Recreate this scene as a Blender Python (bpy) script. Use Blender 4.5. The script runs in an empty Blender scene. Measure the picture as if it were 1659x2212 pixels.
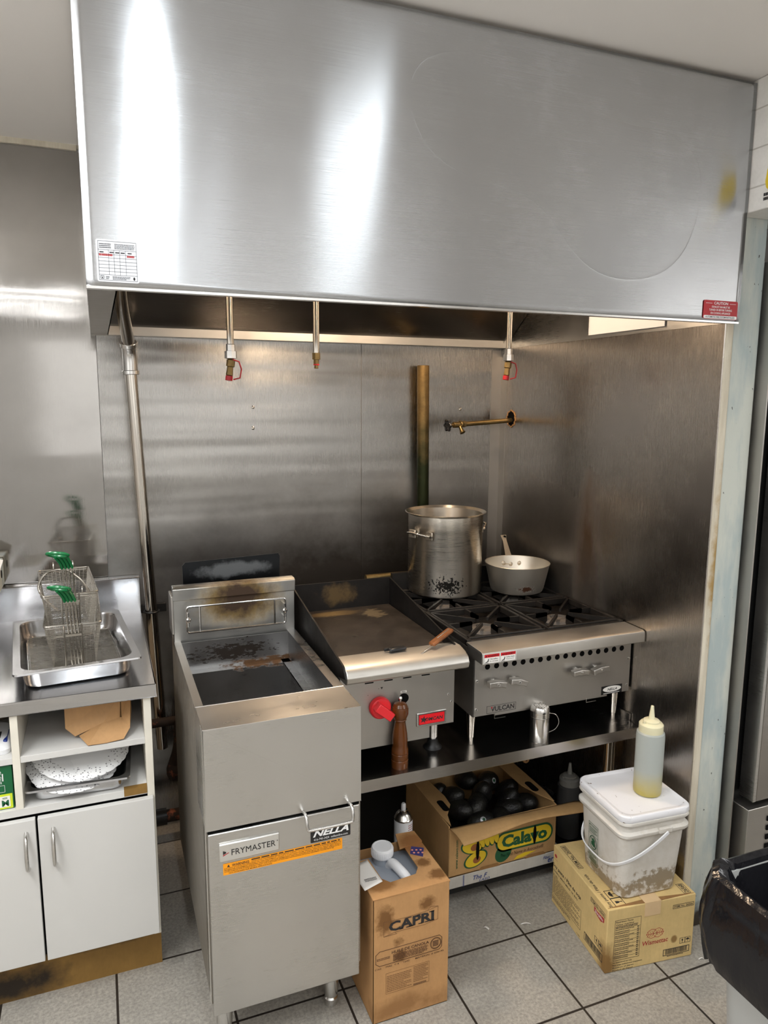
import bpy, bmesh, math, random
from mathutils import Vector, Matrix
from math import radians as R, sin, cos, pi
random.seed(7)
S = bpy.context.scene
COL = S.collection
# ------------------------------------------------------------------ camera
YAW, PITCH, ROLL, FPX = 0.3741, -0.156, 0.0055, 1571.3
CAM = Vector((-1.6724, -2.852, 1.7088))
fw = Vector((sin(YAW)*cos(PITCH), cos(YAW)*cos(PITCH), sin(PITCH)))
rt = Vector((cos(YAW), -sin(YAW), 0)); up = rt.cross(fw)
rt, up = rt*cos(ROLL)+up*sin(ROLL), -rt*sin(ROLL)+up*cos(ROLL)
cd = bpy.data.cameras.new('camera'); cam = bpy.data.objects.new('camera', cd); COL.objects.link(cam)
cam.matrix_world = Matrix(((rt.x, up.x, -fw.x, CAM.x), (rt.y, up.y, -fw.y, CAM.y), (rt.z, up.z, -fw.z, CAM.z), (0, 0, 0, 1)))
cd.sensor_fit = 'HORIZONTAL'; cd.sensor_width = 36; cd.lens = FPX/1659*36; cd.clip_start = .02
S.camera = cam
# ------------------------------------------------------------------ world, lights, exposure
w = bpy.data.worlds.new('world'); S.world = w; w.use_nodes = True
w.node_tree.nodes['Background'].inputs[0].default_value = (.9, .93, 1, 1)
w.node_tree.nodes['Background'].inputs[1].default_value = .02
S.view_settings.view_transform = 'Standard'; S.view_settings.look = 'None'
S.view_settings.exposure = 0.45; S.view_settings.gamma = 1
def area(name, loc, sx, sy, power, color, rot=(0, 0, 0), spread=180):
    l = bpy.data.lights.new(name, 'AREA'); l.shape = 'RECTANGLE'; l.size = sx; l.size_y = sy
    l.energy = power; l.color = color; l.spread = R(spread)
    o = bpy.data.objects.new(name, l); COL.objects.link(o); o.location = loc; o.rotation_euler = rot
    return o
COOL = (.90, .96, 1); NEUT = (.99, 1, 1)
# ceiling tubes, plus wide fill panels added to brighten the room: (x, y, size x, size y, watts, colour)
CEIL_TUBES_FILLS = [(-1.485, -2.35, .04, 1.0, 8, COOL), (-.80, -2.25, .035, .7, 2.2, COOL), (-1.60, -4.0, .04, 1.2, 2.2, NEUT), (-1.10, -3.8, .04, 1.2, 1.6, COOL), (-1.33, -3.8, .04, 1.2, 1.6, COOL),
              (-2.5, -1.95, .30, 1.5, 30, NEUT), (1.3, -2.9, .7, 1.3, 24, NEUT), (-.3, -5.1, 2.2, .3, 16, NEUT), (-2.15, -3.7, .85, .04, 3, NEUT), (-2.2, -4.4, .85, .04, 3, NEUT), (-2.2, -5.1, .85, .04, 3, NEUT)]  # the wide panels are added fill, the thin ones are tubes
for i, (x, y, sx, sy, p, c) in enumerate(CEIL_TUBES_FILLS):
    area('tube_or_fill_light', (x, y, 2.545), sx, sy, p, c)
# added soft fill panel at the closed wall behind the viewer
area('rear_fill_light', (-.8, -5.55, 1.65), 2.8, 1.1, 4.0, (1, 1, 1), rot=(R(90), 0, 0))
def bulb(name, loc, power, color, r=.03):
    l = bpy.data.lights.new(name, 'POINT'); l.energy = power; l.color = color; l.shadow_soft_size = r
    o = bpy.data.objects.new(name, l); COL.objects.link(o); o.location = loc
bulb('hood_bulb', (-.72, -.62, 2.27), 24, (1, .74, .5), .045)

# ------------------------------------------------------------------ node helpers
class NT:
    def __init__(s, name):
        s.m = bpy.data.materials.new(name); s.m.use_nodes = True; s.t = s.m.node_tree; s.b = s.t.nodes['Principled BSDF']
        s.tc = s.n('ShaderNodeTexCoord'); s.co = s.tc.outputs['Object']
    def n(s, k, **kw):
        x = s.t.nodes.new(k)
        for a, b in kw.items(): setattr(x, a, b)
        return x
    def l(s, a, b): s.t.links.new(a, b)
    def mp(s, scale=(1, 1, 1), loc=(0, 0, 0), src=None):
        x = s.n('ShaderNodeMapping'); x.inputs['Scale'].default_value = scale; x.inputs['Location'].default_value = loc
        s.l(src or s.co, x.inputs['Vector']); return x.outputs[0]
    def noise(s, scale=5, st=(1, 1, 1), detail=4, rough=.55, loc=(0, 0, 0)):
        x = s.n('ShaderNodeTexNoise'); x.inputs['Scale'].default_value = scale; x.inputs['Detail'].default_value = detail
        x.inputs['Roughness'].default_value = rough; s.l(s.mp(st, loc), x.inputs['Vector']); return x.outputs[0]
    def ramp(s, f, a, b, lo=0., hi=1.):
        x = s.n('ShaderNodeMapRange'); x.inputs[1].default_value = a; x.inputs[2].default_value = b
        x.inputs[3].default_value = lo; x.inputs[4].default_value = hi; s.l(f, x.inputs[0]); return x.outputs[0]
    def math(s, op, a, b=None):
        x = s.n('ShaderNodeMath', operation=op)
        for i, q in enumerate((a, b)):
            if q is None: continue
            if isinstance(q, (int, float)): x.inputs[i].default_value = q
            else: s.l(q, x.inputs[i])
        return x.outputs[0]
    def mix(s, f, a, b):
        x = s.n('ShaderNodeMix', data_type='RGBA')
        for i, q in ((0, f), (6, a), (7, b)):
            if isinstance(q, (int, float)): x.inputs[i].default_value = q
            elif isinstance(q, tuple): x.inputs[i].default_value = q+(1,) if len(q) == 3 else q
            else: s.l(q, x.inputs[i])
        return x.outputs[2]
    def bump(s, f, dist, strength=1, prev=None):
        x = s.n('ShaderNodeBump'); x.inputs['Distance'].default_value = dist; x.inputs['Strength'].default_value = strength
        s.l(f, x.inputs['Height'])
        if prev: s.l(prev, x.inputs['Normal'])
        return x.outputs[0]
    def blob(s, c, r, amp=.5, ns=8, lo=1., hi=.55, st=(1, 1, 1)):
        v = s.n('ShaderNodeVectorMath', operation='SUBTRACT'); s.l(s.co, v.inputs[0]); v.inputs[1].default_value = c
        d = s.n('ShaderNodeVectorMath', operation='DIVIDE'); s.l(v.outputs[0], d.inputs[0]); d.inputs[1].default_value = r
        e = s.n('ShaderNodeVectorMath', operation='LENGTH'); s.l(d.outputs[0], e.inputs[0])
        nz = s.math('MULTIPLY', s.math('SUBTRACT', s.noise(ns, st, 5, .65), .5), amp*2)
        return s.ramp(s.math('ADD', e.outputs['Value'], nz), lo, hi)
    def set(s, **kw):
        for k, q in kw.items():
            i = s.b.inputs[k.replace('_', ' ')]
            if isinstance(q, (int, float)): i.default_value = q
            elif isinstance(q, tuple): i.default_value = q+(1,) if len(q) == 3 else q
            else: s.l(q, i)
        return s
def srgb(r, g, b):
    f = lambda c: (c/255/12.92) if c/255 <= .04045 else ((c/255+.055)/1.055)**2.4
    return (f(r), f(g), f(b))
def plain(name, col, rough=.5, metal=0., var=.12, ns=6., bump=0., spec=.5, st=(1, 1, 1)):
    t = NT(name); nz = t.noise(ns, st)
    lo = tuple(c*(1-var) for c in col); hi = tuple(min(1, c*(1+var)) for c in col)
    t.set(Base_Color=t.mix(t.ramp(nz, .3, .7), lo, hi), Roughness=rough, Metallic=metal)
    t.b.inputs['Specular IOR Level'].default_value = spec
    if bump: t.set(Normal=t.bump(t.noise(ns*4, st), bump))
    return t.m
def steel(name, col=(.55, .53, .5), rough=.28, aniso=0., rot=0., wave=None, grain=(1, 1, 60), gs=.0, stains_shade=(), smudge=.15):
    """brushed stainless: wave=(scale, stretch, distance), stains=list of (mask args, colour, metallic kill)"""
    t = NT(name)
    sm = t.noise(3.2, (1, 1, 1), 5, .6)
    base = t.mix(t.ramp(sm, .3, .75), tuple(c*(1-smudge) for c in col), col)
    g = t.noise(40, grain, 2, .5)
    rg = t.math('ADD', t.ramp(g, .3, .7, -.04, .04), t.ramp(sm, .3, .7, rough*.85, rough*1.2))
    met = 1.0
    for args, c, k in stains_shade:
        m = t.blob(*args); base = t.mix(m, base, c)
        met = t.math('SUBTRACT', met, t.math('MULTIPLY', m, k)); rg = t.math('ADD', rg, t.math('MULTIPLY', m, .25))
    t.set(Base_Color=base, Roughness=rg, Metallic=met)
    nrm = None
    if wave:
        sc, st, d = wave; nrm = t.bump(t.noise(sc, st, 2, .4), d)
    if gs: nrm = t.bump(g, gs, 1, nrm)
    if nrm: t.set(Normal=nrm)
    if aniso:
        tg = t.n('ShaderNodeTangent', direction_type='RADIAL', axis='Z'); t.l(tg.outputs[0], t.b.inputs['Tangent'])
        t.set(Anisotropic=aniso, Anisotropic_Rotation=rot)
    return t.m

# ------------------------------------------------------------------ materials
M = {}
M['hood'] = steel('hood_steel', (.57, .585, .605), .24, 1.0, .25, wave=(1.0, (1.0, 1, 1.8), .0022), grain=(.12, 1, 40), gs=.00004, smudge=.12)
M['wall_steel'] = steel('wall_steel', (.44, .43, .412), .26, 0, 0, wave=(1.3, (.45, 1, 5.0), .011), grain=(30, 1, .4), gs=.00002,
    stains_shade=[(((-.75, 0, .90), (1.3, .3, .50), .30, 5, 1.15, .25), (.055, .047, .04), .1)])  # soot together with the lower wall's shade, painted as one broad dark blob
M['wall_steel_far'] = steel('far_wall_steel', (.46, .445, .425), .075, 0, 0, wave=(1.0, (.9, 1, 3.2), .006), grain=(30, 1, .4), gs=.00002)
M['side_steel'] = steel('side_steel', (.47, .43, .39), .25, 0, 0, wave=(1.1, (1, .6, 2.6), .007), grain=(1, 30, .4), gs=.00002,
    stains_shade=[(((0, -.66, 1.10), (.2, .085, .34), .45, 9, 1.1, .3, (1, 2, .5)), (.10, .05, .018), .25), (((0, -.68, .97), (.3, .10, .22), .45, 9, 1.1, .3), (.03, .022, .016), .15),
            (((0, -.3, 1.0), (.3, .5, .34), .4, 4, 1.2, .2), (.10, .09, .08), .1)])
M['steel'] = steel('appliance_steel', (.60, .59, .57), .30, .3, .25, grain=(.4, .4, 30), gs=.000006, smudge=.08)
M['steel_dull'] = steel('dull_painted_steel', (.50, .48, .45), .42, 0, 0, grain=(.4, 1, 30), gs=.00001)
M['ledge'] = steel('ledge_steel', (.66, .64, .60), .42, 0, 0, grain=(.3, 6, 30))
M['counter'] = steel('counter_steel', (.60, .60, .61), .2, .2, .25, wave=(3, (1, 1, 1), .001), grain=(.4, 30, 30), gs=.00002)
M['shelf'] = steel('shelf_steel', (.42, .40, .38), .22, .2, 0, grain=(.4, 30, 30), gs=.00002)
M['chrome'] = steel('chrome', (.68, .67, .65), .2, smudge=.05)
M['chrome_warm'] = steel('warm_chrome', (.70, .66, .60), .14, smudge=.1)
M['pot'] = steel('pot_steel', (.74, .69, .61), .30, .9, .25, grain=(.3, .3, 40), gs=.00002,
    stains_shade=[(((-.05, -.12, .05), (.09, .2, .05), 1.5, 110, .50, .42), (.01, .008, .006), .3)])
M['pan'] = steel('aluminium', (.80, .75, .66), .46, 0, 0, grain=(.4, .4, 40), gs=.00005,
    stains_shade=[(((-.02, -.10, .028), (.05, .2, .018), 1.0, 70, .8, .4), (.10, .04, .02), .3)])
M['fry_side'] = steel('fryer_side_steel', (.46, .44, .41), .36, 0, 0, grain=(1, .3, .6), gs=.00002,
    stains_shade=[(((0, .3, .45), (.3, 1, .7), .8, 14, .9, .5, (1, 3, .5)), (.24, .22, .19), .15)])
M['well'] = steel('fryer_well_steel', (.46, .46, .46), .3, 0, 0,
    stains_shade=[(((.18, .66, .885), (.16, .05, .045), 1.6, 42, .62, .54, (1, 1, 3)), (.02, .014, .01), .6), (((.3, .66, .84), (.2, .08, .02), 1.3, 30, .7, .5, (1, 1, 3)), (.10, .05, .02), .9)])
M['splash'] = steel('fryer_backsplash_steel', (.56, .56, .54), .35, 0, 0,
    stains_shade=[(((.21, .65, 1.05), (.165, .3, .105), .35, 18, 1.0, .5), (.32, .22, .08), .5), (((.21, .65, 1.06), (.125, .3, .10), .5, 25, 1.0, .4), (.045, .024, .012), .5)])
M['flue'] = steel('sooty_flue_steel', (.03, .032, .035), .38, 0, 0, stains_shade=[(((.2, .8, 1.13), (.14, .4, .035), .8, 20, .95, .5), (.13, .14, .15), .3)])
M['tank_dark'] = plain('oily_tank_interior', (.035, .03, .026), .12, .6)
def iron(name, col, rough, stains_shade=()):
    t = NT(name); nz = t.noise(14, (1, 1, 1), 6, .7); c = t.mix(t.ramp(nz, .35, .7), col, tuple(k*1.9 for k in col))
    for args, cc in stains_shade: c = t.mix(t.blob(*args), c, cc)
    t.set(Base_Color=c, Roughness=t.ramp(t.noise(8), .3, .7, rough-.1, rough+.12), Metallic=.1, Normal=t.bump(nz, .0008)); t.b.inputs['Specular IOR Level'].default_value = .32; return t.m
M['iron'] = iron('cast_iron', (.010, .009, .0085), .55)
M['iron_grease'] = iron('greasy_iron', (.013, .011, .0095), .42)
M['burner'] = iron('burner_iron', (.06, .052, .046), .6, [(((0, 0, 0), (3, 3, 3), 1.6, 18, .9, .1), (.16, .14, .12))])
M['griddle'] = iron('griddle_plate', (.028, .022, .017), .36, [(((.13, .46, .35), (.1, .035, .1), .8, 20, 1.1, .4, (.5, 3, 1)), (.20, .13, .055)), (((.27, .42, .35), (.05, .06, .1), 1.2, 35, .9, .5, (1, 2, 1)), (.16, .12, .07))])
M['gr_splash'] = iron('griddle_splash', (.006, .005, .0045), .5, [(((.16, .6, .40), (.09, .2, .05), .7, 24, 1.0, .55), (.085, .055, .022))])
M['cast_rust'] = iron('rusty_iron', (.16, .05, .025), .8, [(((0, 0, 0), (5, 5, 5), 2.5, 30, .8, .3), (.03, .02, .015))])
M['black_metal'] = plain('black_metal', (.012, .012, .012), .4, .3)
M['void'] = plain('dark_opening', (.004, .004, .004), .9, spec=.1)
M['brass'] = iron('tarnished_brass', (.19, .12, .045), .38, [(((0, 0, -.62), (.4, .4, .42), .4, 9, 1.05, .5), (.028, .035, .015))]); M['brass'].node_tree.nodes['Principled BSDF'].inputs['Metallic'].default_value = .8
M['brass_v'] = iron('valve_brass', (.17, .12, .05), .35); M['brass_v'].node_tree.nodes['Principled BSDF'].inputs['Metallic'].default_value = .85
M['white_lam'] = plain('white_laminate', srgb(208, 207, 204), .38, 0, .03, 2)
M['white_wood'] = plain('white_painted_edge', srgb(224, 219, 206), .5, 0, .05, 12)
M['white_plastic'] = plain('white_plastic', srgb(234, 235, 238), .35, 0, .02, 4)
t = NT('dirty_white_plastic')
c = t.mix(t.ramp(t.noise(6, (1, 1, 1), 6, .7), .45, .75), srgb(214, 210, 203), srgb(190, 182, 168))
c = t.mix(t.blob((.13, 0, .05), (.13, .3, .05), 1.6, 38, .80, .45), c, srgb(150, 136, 114))
c = t.mix(t.blob((0, .1, .02), (.3, .2, .035), 1.5, 38, .85, .45), c, srgb(150, 134, 110)); t.set(Base_Color=c, Roughness=.42); M['bucket'] = t.m
t = NT('bucket_lid_plastic')
c = t.mix(t.ramp(t.noise(60, (1, 1, 1), 2, .5), .70, .74), srgb(233, 233, 237), srgb(110, 88, 70))
t.set(Base_Color=c, Roughness=.38); M['lid'] = t.m
def card(name, col, blobs=(), rough=.8):
    t = NT(name); c = t.mix(t.ramp(t.noise(9, (1, 1, 1), 6, .65), .3, .72), tuple(k*.86 for k in col), tuple(min(1, k*1.1) for k in col))
    f = t.noise(120, (1, 1, .25), 3, .6); c = t.mix(t.ramp(f, .35, .75, 0, .25), c, tuple(k*.7 for k in col))
    for args, cc in blobs: c = t.mix(t.blob(*args), c, cc)
    t.set(Base_Color=c, Roughness=rough, Normal=t.bump(t.noise(30), .0006)); t.b.inputs['Specular IOR Level'].default_value = .25; return t.m
oilc = srgb(120, 84, 48)
M['card_oil'] = card('oil_stained_cardboard', srgb(186, 142, 95), [(((.035, .01, .31), (.028, .1, .045), .7, 55, 1.15, .55), oilc), (((.075, .02, .235), (.02, .03, .02), .7, 55, 1.15, .55), oilc),
    (((.16, -.0, .33), (.025, .1, .02), .7, 55, 1.15, .55), oilc), (((.19, .1, .38), (.025, .02, .03), .7, 55, 1.15, .55), oilc), (((.21, .04, .38), (.03, .025, .03), .7, 55, 1.15, .55), oilc), (((.04, .05, .38), (.05, .03, .02), .4, 30, 1.1, .6), srgb(142, 100, 58)),
    (((.08, 0, .19), (.02, .03, .02), .7, 55, 1.15, .55), oilc), (((.1, 0, .03), (.2, .1, .05), .9, 12, .9, .3), srgb(150, 110, 70)), (((.2, .19, .38), (.06, .06, .02), .5, 20, 1.1, .5), srgb(140, 96, 56))])
M['card_soy'] = card('pale_cardboard', srgb(218, 190, 132), [(((.236, 0, .07), (.012, .05, .014), .3, 20, 1.1, .7), srgb(150, 118, 72)), (((.0, 0, .03), (.05, .05, .07), .6, 16, 1.1, .4), srgb(138, 106, 62))])
M['card_avo'] = card('avocado_box_cardboard', srgb(184, 146, 98))
M['card_in'] = card('plain_cardboard', srgb(150, 112, 70))
M['card_kraft'] = card('kraft_carton_board', srgb(182, 142, 98), rough=.6)
M['card_white'] = card('white_carton_board', srgb(196, 192, 184))
M['ink'] = plain('black_ink', (.02, .018, .018), .7); M['ink_brown'] = plain('brown_ink', srgb(74, 48, 32), .8)
M['ink_soft'] = plain('faded_brown_ink', srgb(120, 86, 54), .8)
M['ink_red'] = plain('red_ink', srgb(170, 52, 52), .7); M['ink_green'] = plain('dark_green_ink', srgb(26, 84, 52), .6); M['ink_yellow'] = plain('yellow_ink', srgb(222, 190, 40), .6)
M['ink_blue'] = plain('blue_ink', srgb(34, 62, 130), .6); M['ink_pit'] = plain('brown_pit_ink', srgb(150, 90, 44), .6)
M['ink_pink'] = plain('pink_orange_ink', srgb(226, 150, 130), .6)
M['ink_navy'] = plain('navy_label', srgb(58, 54, 110), .6); M['ink_cream'] = plain('cream_print', srgb(232, 222, 150), .5)
M['paper'] = plain('white_paper', srgb(236, 233, 228), .6, 0, .02)
M['silver_label'] = plain('silver_label', srgb(208, 210, 214), .35, .35, .04)
M['plate'] = steel('nameplate_metal', (.82, .82, .80), .35, smudge=.04)
M['red_label'] = plain('red_label', srgb(172, 24, 36), .4); M['red_badge'] = plain('red_badge', srgb(222, 18, 32), .35)
M['orange'] = plain('orange_label', srgb(248, 158, 14), .45, 0, .03); M['black_label'] = plain('black_label', (.012, .012, .012), .35)
M['white_ink'] = plain('white_ink', (.85, .85, .85), .5); M['red_plastic'] = plain('red_knob_plastic', srgb(222, 40, 48), .38, 0, .04)
M['green_rubber'] = plain('green_vinyl', srgb(14, 112, 62), .22, 0, .08); M['green_box'] = plain('green_carton_print', srgb(8, 92, 52), .4)
M['lime'] = plain('lime_print', srgb(206, 222, 44), .45)
M['blue_plastic'] = plain('blue_plastic', srgb(34, 58, 140), .35)
M['blk_plastic'] = plain('black_plastic', (.014, .014, .015), .28, 0, .2, 10)
M['wood_mill'] = plain('dark_varnished_wood', srgb(92, 50, 18), .18, 0, .35, 9, st=(1, 1, .25))
M['wood_h'] = plain('warm_wood_handle', srgb(122, 70, 30), .4, 0, .4, 30, st=(.3, 2, 2))
M['wood_tan'] = plain('tan_wood', srgb(176, 132, 84), .6, 0, .3, 20)
M['tape'] = plain('translucent_packing_tape', srgb(214, 184, 142), .25)
M['kick'] = card('bare_wood_kickboard', srgb(138, 106, 56), [(((-.405, .05, .05), (.18, .2, .07), .9, 10, 1.1, .3), (.025, .018, .012)), (((-.225, .05, .13), (.6, .2, .035), .8, 9, 1, .3), (.03, .02, .014))], .6)
M['wire'] = steel('basket_wire', (.46, .43, .38), .28, smudge=.2)
M['basket_grip'] = M['green_rubber']
M['can_grey'] = plain('pale_grey_plastic', srgb(176, 178, 176), .45, 0, .03)
M['doily'] = None
t = NT('paper_doily')
vv = t.n('ShaderNodeTexVoronoi', feature='F1'); vv.inputs['Scale'].default_value = 130; t.l(t.co, vv.inputs['Vector'])
ln = t.n('ShaderNodeVectorMath', operation='LENGTH'); t.l(t.mp((1, 1, 0)), ln.inputs[0])
ringm = t.ramp(ln.outputs['Value'], .072, .078); dots = t.ramp(vv.outputs['Distance'], .30, .24)
t.set(Base_Color=t.mix(t.math('MULTIPLY', ringm, dots), srgb(238, 238, 238), srgb(120, 120, 122)), Roughness=.7); M['doily'] = t.m
t = NT('black_bag_film')
n1 = t.noise(5, (1, 1, .35), 3, .5); n2 = t.noise(16, (1, 1, .6), 4, .6)
r1 = t.math('ABSOLUTE', t.math('SUBTRACT', n1, .5)); r2 = t.math('ABSOLUTE', t.math('SUBTRACT', n2, .5))
t.set(Base_Color=(.010, .010, .012), Roughness=.2, Normal=t.bump(r2, .0035, 1, t.bump(r1, .022))); t.b.inputs['Specular IOR Level'].default_value = .32; M['bag'] = t.m
t = NT('avocado_skin')
t.set(Base_Color=t.mix(t.ramp(t.noise(20), .35, .7), (.008, .007, .008), (.022, .022, .016)), Roughness=.42, Normal=t.bump(t.noise(90, (1, 1, 1), 3), .0025)); M['avo'] = t.m
def clearish(name, col, rough=.35, alpha_mix=.5):
    t = NT(name); t.set(Base_Color=col, Roughness=rough, Transmission_Weight=alpha_mix, IOR=1.35); return t
t = clearish('cloudy_squeeze_plastic', srgb(206, 210, 206), .3, .35)
zz = t.n('ShaderNodeSeparateXYZ'); t.l(t.co, zz.inputs[0])
oil = t.ramp(t.math('ADD', zz.outputs[2], t.math('MULTIPLY', t.noise(14), .05)), .105, .035)
t.set(Base_Color=t.mix(oil, srgb(198, 204, 200), srgb(206, 190, 108))); M['squeeze'] = t.m
M['squeeze_dark'] = clearish('dark_squeeze_plastic', srgb(84, 84, 84), .35, .2).m
M['nozzle'] = plain('cream_nozzle_plastic', srgb(226, 220, 186), .4, 0, .04); M['nozzle_grey'] = plain('grey_nozzle_plastic', srgb(150, 150, 146), .4)
M['jug'] = clearish('translucent_jug_plastic', srgb(186, 194, 206), .35, .3).m
M['ceil'] = plain('ceiling_paint', srgb(240, 236, 231), .75, 0, .015, 1.5)
M['room'] = plain('room_wall_paint', srgb(220, 218, 216), .7, 0, .03, 2)
t = NT('patchy_grey_green_paint')
nz = t.noise(4.5, (2, 2, .5), 5, .6); c = t.mix(t.ramp(nz, .42, .56), srgb(166, 178, 178), srgb(194, 198, 190))
c = t.mix(t.ramp(t.noise(40, (2, 2, 1), 3, .6), .70, .73), c, srgb(60, 60, 56)); c = t.mix(t.blob((.09, -1.23, 0), (.3, .3, .09), .6, 22, 1.1, .5), c, srgb(52, 42, 30))
t.set(Base_Color=c, Roughness=.55, Normal=t.bump(t.noise(12), .003)); M['column'] = t.m
t = NT('chipped_cream_paint')
c = t.mix(t.ramp(t.noise(7, (6, 6, .6), 5, .6), .35, .75), srgb(214, 206, 188), srgb(186, 176, 156)); c = t.mix(t.blob((.04, -1.235, 1.22), (.03, .1, .3), .8, 20, 1, .4), c, srgb(158, 128, 74))
t.set(Base_Color=c, Roughness=.55, Normal=t.bump(t.noise(10, (4, 4, .5)), .004)); M['cream'] = t.m
def tiles(name, bw, bh, ox, oy, ca, cb, cm, mortar, rough, plane='xy'):
    t = NT(name); sp = t.n('ShaderNodeSeparateXYZ'); t.l(t.co, sp.inputs[0]); cb_ = t.n('ShaderNodeCombineXYZ')
    a, b = {'xy': (0, 1), 'yz': (1, 2)}[plane]
    t.l(t.math('SUBTRACT', sp.outputs[a], ox), cb_.inputs[0]); t.l(t.math('SUBTRACT', sp.outputs[b], oy), cb_.inputs[1])
    br = t.n('ShaderNodeTexBrick', offset=0, squash=1); t.l(cb_.outputs[0], br.inputs['Vector'])
    br.inputs['Scale'].default_value = 1; br.inputs['Brick Width'].default_value = bw; br.inputs['Row Height'].default_value = bh
    br.inputs['Mortar Size'].default_value = mortar; br.inputs['Mortar Smooth'].default_value = .1
    fine = t.mix(t.ramp(t.noise(110, (1, 1, 1), 3, .7), .35, .68), ca, cb)
    fine = t.mix(t.ramp(t.noise(5, (1, 1, 1), 5, .6), .45, .8, 0, .55), fine, tuple(k*.62 for k in ca))
    t.set(Base_Color=t.mix(br.outputs['Fac'], fine, cm), Roughness=rough, Normal=t.bump(t.ramp(br.outputs['Fac'], 0, 1, 1, 0), .002)); return t.m
M['floor'] = tiles('floor_tile', .3075, .3075, -2.0109+.3075*-6, -1.0587-.3075*20, srgb(146, 142, 134), srgb(184, 178, 168), srgb(48, 42, 37), .0035, .42)
M['wall_tile'] = tiles('white_wall_tile', .3, .1, 0, 2.474-.1*20, srgb(222, 218, 212), srgb(228, 224, 218), srgb(186, 180, 172), .002, .25, 'yz')
M['cloth'] = plain('brown_paper_bag', srgb(130, 116, 98), .8)
M['lamp_glow'] = None
t = NT('tube_lamp_glow'); t.b.inputs['Emission Color'].default_value = (1, .97, .92, 1); t.b.inputs['Emission Strength'].default_value = 6; M['lamp_glow'] = t.m
M['glove_dark'] = plain('dark_plastic_sheet', (.02, .022, .025), .3)

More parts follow.
